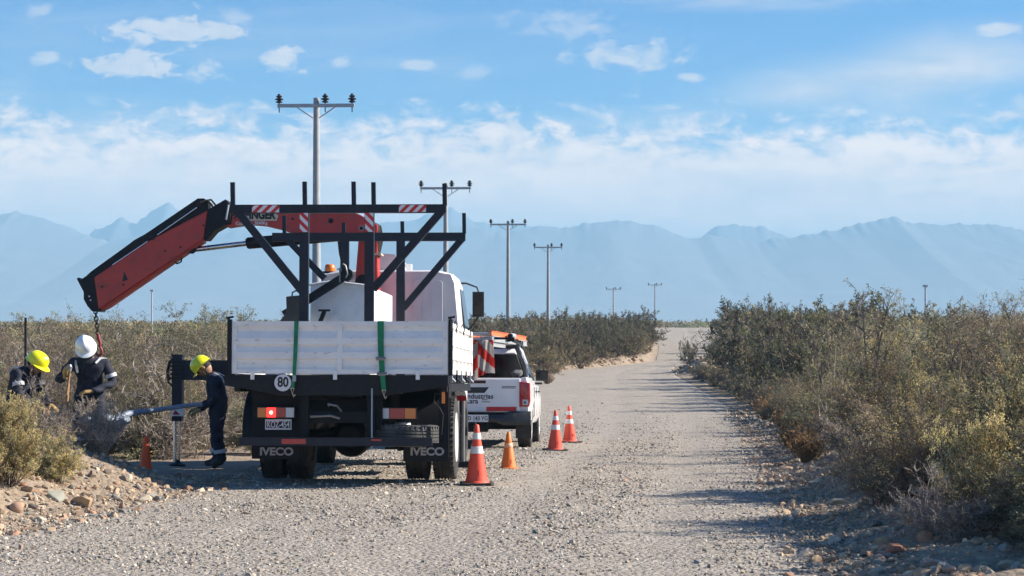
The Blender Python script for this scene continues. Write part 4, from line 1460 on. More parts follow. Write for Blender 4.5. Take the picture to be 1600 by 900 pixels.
for px, s in ((421, -1), (462, -1), (649, 1), (692, 1)):
    x = tl(px, 700, WV - .45)[0]
    wheel(truck, x, WV, WR + .0, WR, .262, s if px in (421, 692) else s, .9)
for sx in (-1, 1):
    wheel(truck, sx * .93, 5.55, WR, WR, .27, sx, -.1, 'chassis')
b_ = BM()
tube(b_, [(-.95, WV, WR), (-.30, WV, WR), (-.18, WV, WR), (.18, WV, WR), (.30, WV, WR), (.95, WV, WR)], [.09, .09, .13, .13, .09, .09], 14)
lathe(b_, [(0, -.24), (.13, -.22), (.21, -.12), (.235, 0), (.21, .12), (.13, .22), (0, .24)], 24, Matrix.Translation((.0, WV - .02, WR)) @ Matrix.Rotation(R(90), 4, 'X'))
obj('rear_axle', b_, MT['chassis'], truck, smooth=40)
# mudguards over the rear wheels and the dark inner panels
for sx in (-1, 1):
    b_ = BM()
    n = 14
    for i in range(n):
        a0, a1 = PI * i / n, PI * (i + 1) / n
        r0 = WR + .07
        pts = [(math.cos(a0) * r0, math.sin(a0) * r0), (math.cos(a1) * r0, math.sin(a1) * r0)]
        x0, x1 = sx * .62, sx * 1.19
        vs = [b_.verts.new((x0, WV + pts[0][0], WR + pts[0][1])), b_.verts.new((x1, WV + pts[0][0], WR + pts[0][1])),
              b_.verts.new((x1, WV + pts[1][0], WR + pts[1][1])), b_.verts.new((x0, WV + pts[1][0], WR + pts[1][1]))]
        b_.faces.new(vs)
    bmesh.ops.remove_doubles(b_, verts=b_.verts[:], dist=.001)
    bmesh.ops.solidify(b_, geom=b_.faces[:], thickness=.012)
    obj('mudguard', b_, MT['black'], truck, smooth=40)
b_ = BM(); box(b_, 1.09, 1.20, .20, .24, .28, GB - .11); box(b_, 1.165, 1.20, .24, .60, .95, GB - .11); obj('side_guard_panel', b_, MT['chassis'], truck)
# orange side marker with its wire
q = tl(692, 620, .1)
b_ = BM(); box(b_, q[0] - .016, q[0] + .018, .14, .17, q[2] - .075, q[2] + .07); mk = obj('side_marker', b_, MT['amber'], truck, bevel=.006)
b_ = BM(); tube(b_, [(q[0] - .02, .15, q[2] + .03), (q[0] - .09, .12, q[2] + .04), (q[0] - .1, .12, q[2] - .06), (q[0] - .04, .14, q[2] - .12), (q[0], .16, q[2] - .2), (q[0] - .02, .18, q[2] - .42)], .006, 6)
obj('wire', b_, MT['rubber'], mk)
# spare wheel, lying flat
q = tl(627, 680, .35)
MT['spare'] = mat('grey_worn_tyre', (.055, .055, .055), .75, var=.3, dirt=(.16, .14, .12), dscale=7, dthr=(.45, .7), damt=.6)
sp = obj('spare_wheel', tyre_bm(.43, .25), MT['spare'], truck, smooth=28)
sp.location = (q[0], .48, q[2] - .0); sp.rotation_euler = (R(0), R(-90) + R(2), 0)
rm = obj('rim', rim_bm(.43, .225, 1, -.25), MT['rim'], sp, smooth=35)
b_ = BM(); box(b_, q[0] - .18, q[0] + .3, .30, .34, q[2] - .16, q[2] - .13); box(b_, q[0] - .02, q[0] + .02, .1, .9, q[2] - .17, q[2] - .13); obj('spare_carrier', b_, MT['chassis'], truck)
# fuel tank, air tank
b_ = BM(); tube(b_, [(.78, 2.3, .70), (.78, 3.3, .70)], .28, 24); obj('fuel_tank', b_, MT['chassis'], truck, smooth=40, bevel=.02)
b_ = BM(); tube(b_, [(-.80, 2.4, .72), (-.80, 3.2, .72)], .22, 24); obj('air_tank', b_, MT['chassis'], truck, smooth=40, bevel=.02)
b_ = BM(); box(b_, -.3, .3, 4.6, 6.2, .45, .95); obj('gearbox', b_, MT['chassis'], truck, bevel=.05)

# ---- stake racks bolted to the bed
def rack(v, beam_y, beam_px, stakes, posts, diags, bt=.085, tapes=()):
    root = None
    bm = BM()
    zt, zb = tl(500, beam_y[0], v)[2], tl(500, beam_y[1], v)[2]
    xa, xb = tl(beam_px[0], 0, v)[0], tl(beam_px[1], 0, v)[0]
    box(bm, xa, xb, v - bt / 2, v + bt / 2, zb, zt)
    main = obj('stake_rack', bm, MT['rack'], truck, bevel=.006)
    for (p_, y_) in stakes:
        a, b__ = tl(p_, y_, v), tl(p_, beam_y[0] + 1, v)
        bm = BM(); beam(bm, (a[0], v, a[2]), (b__[0] + .004, v, b__[2]), .048, .048)
        obj('stake', bm, MT['rack'], main, bevel=.004)
    for (x0, x1) in posts:
        a, b__ = tl(x0, 0, v)[0], tl(x1, 0, v)[0]
        bm = BM(); box(bm, a, b__, v - bt / 2 + .004, v + bt / 2 - .004, GB, zb + .002)
        obj('post', bm, MT['rack'], main, bevel=.006)
    for (p, q_) in diags:
        a, b__ = tl(*p, v), tl(*q_, v)
        bm = BM(); beam(bm, (a[0], v, a[2]), (b__[0], v, b__[2]), .085, bt - .016)
        obj('brace', bm, MT['rack'], main, bevel=.006)
    return main, zt, zb
VA, VB = .14, 4.0
ra, zt, zb = rack(VA, (320, 333), (363, 698), [(363.5, 285), (476, 284), (552.5, 284), (583.5, 285), (694.5, 287)], [(470.5, 484.5), (571.5, 586)],
                  [((371, 330), (472, 455)), ((690, 330), (583, 452))])
for a, b__ in ((397, 439), (625, 667)):
    tape('warning_tape', tl(a, 0, VA)[0], tl(b__, 0, VA)[0], zb + .005, zt - .008, VA - .0445 - .004, ra, 3)
for a, b__ in ((471, 484), (572.5, 585.5)):
    tape('warning_tape', tl(a, 0, VA)[0], tl(b__, 0, VA)[0], tl(480, 363, VA)[2], zb - .002, VA - .0405 - .004, ra, 2, True, -1)
rb, zt2, zb2 = rack(VB, (364, 377), (428, 728), [(444, 337), (537, 348), (628.5, 346), (725, 333)], [(534, 547), (621, 634)],
                    [((447, 372), (507, 435)), ((723, 372), (630, 482))])

# ---- crane behind the cab
VC = 4.85
cr = BM(); box(cr, -1.0, 1.0, VC - .28, VC + .30, .98, 1.30); crane = obj('crane_base', cr, MT['black'], truck, bevel=.02)
pts = tp([(552, 500), (557, 437), (562, 378), (560, 352), (592, 352), (592, 420), (596, 500)], VC)
cr = BM(); prism(cr, pts, VC - .16, VC + .16); col_ = obj('crane_column', cr, MT['red'], truck, bevel=.02)
cr = BM()
q = tl(570, 438, VC - .2); tube(cr, [(q[0] - .02, VC - .22, q[2] - .03), (q[0] - .02, VC + .2, q[2] - .03)], .11, 20)
obj('swivel_joint', cr, MT['black'], col_, smooth=40)
# inner boom (vertical plates with an arched lower edge)
top = [(357, 331), (400, 329), (470, 329), (545, 330), (565, 337), (590, 352)]
bot = [(592, 368), (570, 368), (520, 367), (480, 368), (455, 364), (440, 359), (415, 353), (390, 351), (357, 356)]
cr = BM(); prism(cr, tp(top + bot, VC), VC - .13, VC + .13); ib = obj('inner_boom', cr, MT['red'], truck, bevel=.008)
for px, py, r_, mt in ((565, 357, .038, 'steel'), (565, 357, .024, 'black'), (517, 345, .036, 'black'), (457, 342, .016, 'black')):
    q = tl(px, py, VC - .13)
    cr = BM(); tube(cr, [(q[0], VC - .13 - (.035 if mt == 'steel' else .012 if r_ != .024 else .042), q[2]), (q[0], VC - .12, q[2])], r_, 18)
    obj('pivot_pin' if mt == 'steel' else 'bore', cr, MT[mt], ib, smooth=40)
# lettering plate and lettering
v = VC - .13
pts = tp([(374, 333), (430, 333), (435, 337), (432, 345), (376, 345)], v)
cr = BM(); prism(cr, pts, v - .004, v - .001); pb = obj('name_plate', cr, MT['beige'], ib)
q = tl(398, 336.5, v)
text('name_lettering', 'PALFINGER', .15, Matrix.Translation((q[0] - .03, v - .007, q[2])) @ FACE_BACK, MT['ink'], ib, .002, .82, .0075)
q = tl(393, 349, v)
text('capacity_lettering', 'Cap. max. 3840Kg', .062, Matrix.Translation((q[0], v - .003, q[2])) @ Matrix.Rotation(R(-1), 4, 'Y') @ FACE_BACK, MT['letter_w'], ib, .001, .95, .001)
# elbow link
cr = BM(); prism(cr, tp([(325, 331), (356, 313), (364, 322), (364, 352), (356, 352), (338, 362), (326, 376), (319, 376)], VC), VC - .17, VC + .17)
eb_ = obj('elbow_link', cr, MT['black'], truck, bevel=.012)
cr = BM(); tube(cr, [tl(357, 320, VC - .2), tl(355, 332, VC - .22), tl(353, 343, VC - .2)], .014, 8)
obj('hydraulic_pipe', cr, MT['galv'], eb_, smooth=50)
# outer boom
VO = VC - .05
cr = BM(); prism(cr, tp([(327, 330), (321, 375), (165, 480), (158, 484), (151, 434), (240, 375)], VO), VO - .14, VO + .14)
ob = obj('outer_boom', cr, MT['red'], truck, bevel=.018)
cr = BM(); prism(cr, tp([(321, 362), (320, 379), (300, 392), (172, 480), (158, 487), (159, 473), (166, 470)], VO), VO - .11, VO + .11)
obj('extension_boom', cr, MT['red'], ob, bevel=.01)['label'] = 'darker red lower section of the boom'
cr = BM(); prism(cr, tp([(311, 311), (321, 311), (328, 317), (327, 331), (163, 434), (152, 436), (137, 432), (146, 424), (196, 388), (212, 376), (230, 366)], VO), VO - .10, VO + .10)
hp = obj('hydraulic_cover', cr, MT['black'], ob, bevel=.008)
cr = BM()
for (a, b__) in (((308, 324), (246, 367)), ((231, 377), (176, 414))):
    pa, pb2 = tl(*a, VO - .12), tl(*b__, VO - .12)
    tube(cr, [pa, pb2], .012, 8)
obj('extension_ram', cr, MT['chrome'], hp, smooth=50)
cr = BM(); tube(cr, [tl(240, 371, VO - .13), tl(236, 374, VO - .13)], .03, 10); tube(cr, [tl(313, 317, VO - .12), tl(324, 313, VO - .12), tl(331, 320, VO - .1), tl(334, 328, VO - .08)], .016, 8)
tube(cr, [tl(318, 314, VO + .02), tl(330, 312, VO), tl(338, 322, VO)], .014, 8)
obj('hose', cr, MT['rubber'], hp, smooth=50)
for a, b__, c_ in (((196, 440), (203, 441), (199, 425)),):   # dark triangular warning decal and bolt holes
    cr = BM(); prism(cr, tp([(195, 441), (204, 438), (198, 425)], VO), VO - .143, VO - .139); obj('warning_decal', cr, MT['ink'], ob)
for px, py in ((258, 392), (282, 386), (318, 352), (193, 445), (160, 448)):
    q = tl(px, py, VO - .14); cr = BM(); tube(cr, [(q[0], VO - .150, q[2]), (q[0], VO - .135, q[2])], .014, 10); obj('bolt', cr, MT['black'], ob)
cr = BM(); tube(cr, [tl(272, 409, VO), tl(277, 412, VO), tl(283, 409, VO), tl(284, 403, VO)], .012, 8); obj('rope_eye', cr, MT['black'], ob)
# boom tip
cr = BM()
prism(cr, tp([(123, 436), (126, 434), (130, 438), (136, 433), (152, 428), (158, 443), (161, 481), (162, 487), (147, 487), (140, 479), (134, 468), (134, 457)], VO), VO - .12, VO + .12)
tip = obj('boom_tip', cr, MT['black'], truck, bevel=.010)
for px, py in ((139.5, 463), (141.5, 469)):
    q = tl(px, py, VO - .12); cr = BM(); tube(cr, [(q[0], VO - .128, q[2]), (q[0], VO - .118, q[2])], .012, 10); obj('white_hole_disc', cr, MT['letter_w'], tip)  # raised white discs; daylight through the tip holes is put into their colour
# boom ram
cr = BM(); tube(cr, [tl(303, 390, VC - .02), tl(388, 380, VC - .02)], .036, 14); rod = obj('ram_rod', cr, MT['chrome'], truck, smooth=50)
cr = BM(); tube(cr, [tl(385, 380.5, VC - .02), tl(388, 380, VC - .02), tl(552, 366, VC - .02)], [.062, .082, .082], 18); obj('ram_barrel', cr, MT['black'], truck, smooth=50, bevel=.006)
cr = BM(); tube(cr, [tl(300, 391, VC - .12), tl(300, 391, VC + .10)], .05, 14); obj('ram_pin', cr, MT['black'], rod, smooth=40)
cr = BM()
tube(cr, [tl(533, 376, VC - .1), tl(535, 395, VC - .1), tl(541, 425, VC - .1)], [.05, .05, .045], 12)
obj('lower_ram', cr, MT['black'], truck, smooth=50)
cr = BM()
for k in range(5):
    o_ = k * 1.6
    tube(cr, [tl(584, 348, VC - .1), tl(590 + o_ * .7, 353, VC - .12 + k * .04), tl(592 + o_, 372, VC - .14 + k * .05), tl(590 + o_ * .5, 396, VC - .12 + k * .05), tl(588, 422, VC - .1 + k * .04)], .012, 7)
obj('hose_bundle', cr, MT['rubber'], truck, smooth=50)
cr = BM(); q = tl(591, 397, VC - .2); box(cr, q[0] - .05, q[0] + .04, VC - .2, VC + .1, q[2] - .012, q[2] + .012); obj('hose_clip', cr, MT['beige'], truck)
# chain and hook
cr = BM()
q0, q1 = Vector(tl(149, 484, VO)), Vector(tl(153, 523, VO))
n = 7
for k in range(n):
    c0 = q0.lerp(q1, (k + .5) / n)
    Lk = (q1 - q0).length / n * .66
    pts_ = []
    for j in range(13):
        a = 2 * PI * j / 12
        d1 = math.sin(a) * .026
        d2 = math.cos(a) * Lk
        pts_.append(c0 + (Vector((d1, 0, d2)) if k % 2 == 0 else Vector((0, d1, d2))))
    tube(cr, pts_, .009, 6, cap=False)
ch = obj('chain', cr, MT['black'], truck, smooth=60)
cr = BM()
A_ = Vector(tl(153, 523, VO))
tube(cr, [A_ + Vector((0, 0, .02)), A_ + Vector((.01, 0, -.05)), A_ + Vector((.03, 0, -.12)), A_ + Vector((.03, 0, -.18))], [.022, .026, .020, .016], 10)
tube(cr, [A_ + Vector((.03, 0, -.16)), A_ + Vector((.055, 0, -.21)), A_ + Vector((.05, 0, -.27)), A_ + Vector((.0, 0, -.29)), A_ + Vector((-.03, 0, -.25)), A_ + Vector((-.03, 0, -.21))], [.014, .018, .02, .02, .014, .006], 10)
obj('hook', cr, MT['redchain'], ch, smooth=60)

# outriggers
def outrigger(px, pyt, pyb, v, arm_px, left):
    z0 = tl(px, pyb, v)[2]
    x = tl(px, 600, v)[0]
    zt_ = tl(px, pyt, v)[2]
    cr = BM()
    box(cr, x - .070, x + .070, v - .07, v + .07, tl(px, 636, v)[2], zt_)
    box(cr, x - .08, x + .08, v - .08, v + .08, zt_ - .03, zt_ + .0)
    o_ = obj('outrigger_leg', cr, MT['rack'], truck, bevel=.008)
    z1, z2 = tl(px, 635, v)[2], tl(px, 650, v)[2]
    cr = BM(); box(cr, x - .072, x + .072, v - .072, v + .072, z2, z1 - .002); wb = obj('leg_band', cr, MT['letter_w'], o_)
    cr = BM(); prism(cr, [(x - .02, z1 - .05), (x + .05, z2 + .02), (x - .055, z2 + .02)], v - .076, v - .0725); obj('warning_mark', cr, MT['redlens'], o_)
    cr = BM(); box(cr, x - .068, x + .068, v - .068, v + .068, z2 - .07, z2 - .002); obj('leg_collar', cr, MT['rack'], o_)
    cr = BM()
    tube(cr, [(x - .035, v - .02, z2 - .06), (x - .03, v - .02, z0 + .02)], .024, 12)
    tube(cr, [(x + .025, v + .01, z2 - .06), (x + .02, v + .01, z0 + .03)], .018, 12)
    obj('leg_ram', cr, MT['chrome'], o_, smooth=50)
    cr = BM(); lathe(cr, [(0, 0), (.11, 0), (.12, .02), (.05, .05), (.03, .09), (0, .09)], 20, Matrix.Translation((x, v, z0))); obj('foot_plate', cr, MT['black'], o_, smooth=40)
    return x, o_
x, ol = outrigger(278, 554, 728, 5.0, 285, True)
zt_, zb_ = tl(300, 563, 5.0)[2], tl(300, 594, 5.0)[2]
cr = BM(); box(cr, x + .07, -.9, 5.0 - .075, 5.0 + .075, zb_, zt_); obj('outrigger_beam', cr, MT['rack'], truck, bevel=.01)
for k in range(5):
    zz = zt_ - .02 - k * .055
    cr = BM(); box(cr, x - .09, x + .10, 4.91, 4.94, zz - .02, zz + .005); obj('hose_fitting', cr, MT['black'], ol)
cr = BM(); tube(cr, [(x - .05, 4.95, zt_ + .05), (x - .11, 4.93, zt_ - .03), (x - .14, 4.93, zt_ - .16), (x - .12, 4.93, zt_ - .30), (x - .06, 4.93, zt_ - .36)], .013, 8)
tube(cr, [(x + .02, 4.95, zt_ + .03), (x - .09, 4.95, zt_ + .0), (x - .115, 4.93, zt_ - .16), (x - .10, 4.93, zt_ - .28)], .011, 8)
obj('hydraulic_hose', cr, MT['rubber'], ol, smooth=50)
# right outrigger, tucked beside the bed
v = 4.55
xr = tl(719, 650, v)[0]
cr = BM()
z0 = tl(725, 731, v)[2]
box(cr, xr - .06, xr + .06, v - .06, v + .06, .72, 1.24)
orr = obj('outrigger_leg', cr, MT['black'], truck, bevel=.008)
cr = BM(); tube(cr, [(xr - .04, v - .1, 1.05), (xr - .04, v - .1, z0 + .1)], .034, 16); tube(cr, [(xr + .045, v - .05, 1.15), (xr + .045, v - .05, z0 + .06)], .022, 14)
obj('leg_ram', cr, MT['steel'], orr, smooth=50)
cr = BM(); box(cr, xr - .09, xr + .09, v - .16, v - .155, .88, .95); obj('leg_band', cr, MT['redlens'], orr)
cr = BM(); box(cr, xr - .06, xr + .08, v - .16, v - .155, .955, 1.00); obj('leg_band', cr, MT['letter_w'], orr)
cr = BM(); box(cr, xr - .20, xr + .16, v - .2, v + .1, z0, z0 + .09); obj('foot_plate', cr, MT['black'], orr, bevel=.02)

# ---- cab
CV0, CV1 = 5.15, 6.95
def cab_sec(y_, inset=0.0, zt=2.72, hw=1.02, tw=.93):
    hw -= inset; tw -= inset
    return [(-hw, .80), (-hw, 1.75), (-hw + .02, 1.95), (-tw - .02, 2.50), (-tw + .03, 2.62), (-tw + .12, zt - .03), (-tw + .25, zt), (tw - .25, zt), (tw - .12, zt - .03), (tw - .03, 2.62), (tw + .02, 2.50), (hw - .02, 1.95), (hw, 1.75), (hw, .80)]
def loft(bm, secs, cap=True):
    rings = [[bm.verts.new((p[0], y_, p[1])) for p in pts_] for y_, pts_ in secs]
    fs = []
    n = len(rings[0])
    for a, b__ in zip(rings, rings[1:]):
        for k in range(n):
            fs.append(bm.faces.new((a[k], a[(k + 1) % n], b__[(k + 1) % n], b__[k])))
    if cap:
        fs.append(bm.faces.new(rings[0])); fs.append(bm.faces.new(list(reversed(rings[-1]))))
    bmesh.ops.recalc_face_normals(bm, faces=fs)
    return rings
zc = tl(640, 422, CV0)[2]
cr = BM(); loft(cr, [(CV0, cab_sec(0, .035, zc - .02)), (CV0 + .04, cab_sec(0, 0, zc)), (CV1 - .5, cab_sec(0, 0, zc + .02)), (CV1 - .15, cab_sec(0, .03, zc - .10)), (CV1, cab_sec(0, .08, zc - .5))])
cab = obj('cab', cr, MT['cab'], truck, smooth=32)
# pressed panel and seams on the rear wall
def rrect(bm, x0, x1, z0, z1, r_, y0, y1):
    pts_ = []
    for cx, cz, a0 in ((x1 - r_, z1 - r_, 0), (x0 + r_, z1 - r_, 90), (x0 + r_, z0 + r_, 180), (x1 - r_, z0 + r_, 270)):
        for k in range(6):
            a = R(a0 + 90 * k / 5)
            pts_.append((cx + r_ * math.cos(a), cz + r_ * math.sin(a)))
    prism(bm, pts_, y0, y1)
p0, p1 = tl(645, 438, CV0), tl(692, 500, CV0)
for sgn in (1, -1):
    cr = BM(); rrect(cr, *(sorted((sgn * (p0[0]), sgn * (p1[0])))), p1[2] - .1, p0[2], .05, CV0 - .034, CV0 + .01); pn = obj('rear_panel', cr, MT['cab'], cab, bevel=.006)
    for k in (0, 1):
        xx = sgn * (p0[0] + .13 + k * .12)
        cr = BM(); box(cr, xx - .006, xx + .006, CV0 - .044, CV0 - .033, p1[2], p0[2] - .06); obj('panel_rib', cr, MT['cab'], pn)
cr = BM()
for py in (437, 462, 478): z_ = tl(600, py, CV0)[2]; box(cr, p0[0] - .62, p0[0] - .06, CV0 - .006, CV0 + .01, z_ - .008, z_ + .004)
obj('panel_seam', cr, MT['cab'], cab)
# roof fairing / air conditioner
a, b__ = tl(592, 397, CV0 + .5), tl(632, 422, CV0 + .5)
cr = BM(); loft(cr, [(CV0 + .25, [(a[0] - .08, zc - .01), (a[0] - .03, a[2] - .06), (a[0] + .08, a[2] - .01), (b__[0] - .12, a[2] - .02), (b__[0] - .02, a[2] - .10), (b__[0] + .04, zc - .01)]),
                (CV0 + .95, [(a[0] - .10, zc), (a[0] - .06, a[2] - .08), (a[0] + .06, a[2] - .03), (b__[0] - .10, a[2] - .04), (b__[0], a[2] - .12), (b__[0] + .05, zc)])])
obj('roof_unit', cr, MT['cab'], cab, smooth=30)
cr = BM(); box(cr, b__[0] - .06, b__[0] + .09, CV0 + .5, CV0 + .75, zc, zc + .12); obj('roof_vent', cr, MT['white_clean'], cab, bevel=.03)
# beacon
q = tl(515.5, 421, CV0 + .35)
cr = BM(); lathe(cr, [(0, -.03), (.075, -.03), (.078, .0), (.070, .055), (.055, .07), (0, .072)], 20, Matrix.Translation((q[0], q[1], q[2]))); obj('beacon', cr, MT['amber'], cab, smooth=40)
cr = BM(); box(cr, q[0] - .13, q[0] + .25, q[1] - .06, q[1] + .06, zc - .02, q[2] - .03); obj('beacon_bracket', cr, MT['black'], cab)
# mirrors
def mirror(sgn):
    v = CV1 - .35
    if sgn > 0:
        h0, h1, a0, a1, a2 = tl(738.5, 456, v), tl(756, 495, v), tl(705, 443, v), tl(722, 442, v), tl(748, 454, v)
    cr = BM(); box(cr, h0[0], h1[0], v - .03, v + .07, h1[2], h0[2]); mh = obj('wing_mirror', cr, MT['plastic'], cab, bevel=.03, seg=3, smooth=40)
    cr = BM(); box(cr, h0[0] + .022, h1[0] - .022, v - .036, v - .0305, (h0[2] + h1[2]) / 2 + .01, h0[2] - .03); obj('mirror_glass', cr, MT['glass'], mh)
    cr = BM(); box(cr, h0[0] + .022, h1[0] - .022, v - .036, v - .0305, h1[2] + .03, (h0[2] + h1[2]) / 2); obj('mirror_glass', cr, MT['glass'], mh)
    cr = BM(); tube(cr, [(a0[0], v + .05, a0[2]), (a0[0] + .07, v + .03, a0[2]), (a1[0] + .06, v + .03, a1[2] - .005), (a2[0] - .03, v + .03, a2[2] + .05), (a2[0], v + .03, a2[2] - .02)], [.02, .02, .013, .013, .013], 8)
    b2 = tl(748, 494, v); c2 = tl(733, 515, v)
    tube(cr, [(b2[0], v + .03, b2[2]), (c2[0], v + .03, c2[2])], .012, 8)
    obj('mirror_arm', cr, MT['plastic'], mh, smooth=50)
mirror(1)
cr = BM(); box(cr, -.98, .98, CV1 - .02, CV1 + .10, .45, .95); obj('front_bumper', cr, MT['plastic'], cab, bevel=.04)
for sx in (-1, 1):
    cr = BM(); prism(cr, [(CV0 + .55, 1.85), (CV1 - .22, 1.85), (CV1 - .42, 2.45), (CV0 + .60, 2.45)], 0, .01)
    for v_ in cr.verts: v_.co = Vector((sx * (1.03 - (v_.co.z - 1.85) * .13) + v_.co.y * sx, v_.co.x, v_.co.z))
    bmesh.ops.recalc_face_normals(cr, faces=cr.faces[:])
    obj('door_window', cr, MT['glass'], cab)
    cr = BM()
    tube(cr, [(sx * 1.03, CV0 + .08, 1.1), (sx * 1.03, CV0 + .08, 1.6)], .02, 8); obj('grab_handle', cr, MT['plastic'], cab)
cr = BM(); prism(cr, [(-.85, 1.75), (.85, 1.75), (.78, 2.35), (-.78, 2.35)], CV1 + .0, CV1 + .012); obj('windscreen', cr, MT['glass'], cab)
# grey/silver edge of the rear wheel arch at the right (splash skirt)
cr = BM()
for k in range(10):
    a0, a1 = R(-10 + 20 * k), R(-10 + 20 * (k + 1))
cr.free()

# ============================================================ things carried on the truck bed
def on_truck(o, label, cat, group=None):
    """a load is a thing of its own, placed in the truck's frame"""
    o.matrix_world = TM @ o.matrix_world
    return tag(o, label, cat, group)
# white fibreglass bin
V0 = 2.2
fl = GB
pA, pB, pC, pD = tl(487, 502, V0), tl(583, 502, V0), tl(613, 490, V0 + .75), tl(606, 490, V0 + 1.35)
zA, zM, zB = tl(488, 441, V0)[2], tl(520, 434, V0)[2], tl(574, 447, V0)[2]
cr = BM()
xm1, xm2 = pA[0] + (pB[0] - pA[0]) * .33, pA[0] + (pB[0] - pA[0]) * .95
low = [(pA[0] - .02, V0), (xm1, V0 - .01), (xm2, V0), (pB[0] + .02, V0 + .10), (pC[0], V0 + .75), (pD[0] - .12, V0 + 1.3), (pA[0] + .1, V0 + 1.3)]
tops = [zA - .03, zM - .045, zB + .0, zB - .03, tl(600, 462, V0 + .75)[2], tl(600, 464, V0 + 1.3)[2], zA - .05]
plan(cr, low, fl, 0, top=tops)
bin_ = obj('white_bin', cr, MT['grp'], None, bevel=.012)
on_truck(bin_, 'white fibreglass bin standing on the truck bed between the stake racks', 'bin')
cr = BM()
tube(cr, [(pA[0] - .03, V0 - .01, zA - .03), (xm1, V0 - .02, zM - .045), (xm2 + .02, V0 - .01, zB)], .014, 8)
rimo = obj('bin_lip', cr, MT['grp'], bin_, smooth=50)
# black steel lifting arm with round pivot, lying on the bin
cr = BM()
va = V0 - .18
a, b__ = tl(444, 492, va), tl(545, 428, va)
beam(cr, (a[0], va, a[2]), (b__[0], va, b__[2]), .095, .10)
arm = obj('lifting_arm', cr, MT['black'], None, bevel=.01)
on_truck(arm, 'black steel lifting arm leaning on the white bin with a round pivot', 'steel arm')
cr = BM(); tube(cr, [(b__[0] - .02, va - .07, b__[2] - .01), (b__[0] - .02, va + .07, b__[2] - .01)], .075, 18); obj('pivot', cr, MT['black'], arm, smooth=40)
cr = BM()
q = tl(531, 421, va - .08); q2 = tl(531, 441, va - .08); q3 = tl(540, 415, va - .08); q4 = tl(543, 428, va - .08)
tube(cr, [q, q2], .009, 6); tube(cr, [(q[0] - .03, q[1], q[2]), (q[0] + .01, q[1], q[2] + .012), (q[0] + .02, q[1], q[2] - .015), (q[0] - .01, q[1], q[2] - .02)], .010, 6)
tube(cr, [tl(536, 412, va - .08), q3, q4, tl(540, 434, va - .08)], .010, 6)
obj('shackle', cr, MT['steel'], arm, smooth=50)
cr = BM(); q, q2 = tl(507, 486, va), tl(500, 504, va); beam(cr, (q[0], va, q[2]), (q2[0], va, q2[2]), .05, .05); c_ = tl(507, 485, va); box(cr, c_[0] - .07, c_[0] + .07, va - .03, va + .03, c_[2] - .012, c_[2] + .012)
on_truck(obj('steel_prop', cr, MT['black'], None), 'short black steel prop with flat cap before the white bin', 'prop')
# dark canister at the left
cr = BM()
vb = 1.8
prism(cr, tp([(449, 464), (470, 462), (478, 470), (478, 502), (438, 504), (450, 488)], vb), vb - .12, vb + .12)
can = obj('dark_canister', cr, MT['plastic'], None, bevel=.014)
on_truck(can, 'black plastic canister with wire handle at the left of the truck bed', 'canister')
cr = BM(); tube(cr, [tl(456, 464, vb), tl(457, 457, vb), tl(463, 454, vb), tl(469, 458, vb), tl(471, 464, vb)], .010, 6); obj('handle', cr, MT['black'], can, smooth=50)
# green ratchet straps over the tailgate
for (pts_, wd, lb) in (([(463, 503), (461, 560), (459, 592), (457, 608)], .056, 'green webbing strap on the left of the tailgate beside the speed disc'),
                       ([(594.5, 502), (595, 545), (597, 580), (600, 611)], .085, 'wider green webbing strap with ratchet on the right half of the tailgate')):
    P_ = [tl(px, py, -.03) for px, py in pts_]
    cr = BM()
    rows = []
    x0_, z0_ = P_[0][0], GT
    path = [(x0_ + .02, .45, GB + .25), (x0_ + .005, .04, GT + .006)] + [(P_[0][0], -.022, GT - .0)] + [(p[0], -.030, p[2]) for p in P_[1:3]] + [(P_[3][0], -.030, P_[3][2])]
    for i, p in enumerate(path):
        ww = wd * (1 - .40 * i / (len(path) - 1)) / 2
        rows.append([cr.verts.new((p[0] - ww, p[1], p[2])), cr.verts.new((p[0] + ww, p[1], p[2]))])
    for a, b__ in zip(rows, rows[1:]): cr.faces.new((a[0], a[1], b__[1], b__[0]))
    bmesh.ops.recalc_face_normals(cr, faces=cr.faces[:])
    bmesh.ops.solidify(cr, geom=cr.faces[:], thickness=.004)
    st_ = obj('tie_down_strap', cr, MT['green'], None)
    on_truck(st_, lb, 'strap', 'straps over the tailgate')
    e = P_[3]
    cr = BM(); tube(cr, [(e[0] - .02, -.035, e[2] + .01), (e[0], -.035, e[2] - .05), (e[0] + .02, -.035, e[2] + .01), (e[0] - .02, -.035, e[2] + .01)], .006, 6)
    tube(cr, [(e[0], -.035, e[2] - .045), (e[0] + .015, -.035, e[2] - .085), (e[0] + .03, -.03, e[2] - .06)], .007, 6)
    obj('strap_hook', cr, MT['beige'], st_, smooth=50)
    if wd < .07:
        cr = BM(); q = tl(460, 589, -.03); box(cr, q[0] - .02, q[0] + .02, -.045, -.032, q[2] - .05, q[2] + .02); obj('strap_buckle', cr, MT['galv'], st_)
    if wd > .07:
        for py in (560, 584):
            q = tl(595 + (py - 560) * .08, py, -.03)
            cr = BM(); box(cr, q[0] - .045, q[0] + .045, -.055, -.032, q[2] - .022, q[2] + .018); tube(cr, [(q[0] - .055, -.05, q[2]), (q[0] + .055, -.05, q[2])], .014, 8)
            obj('ratchet', cr, MT['steel'], st_, bevel=.004)

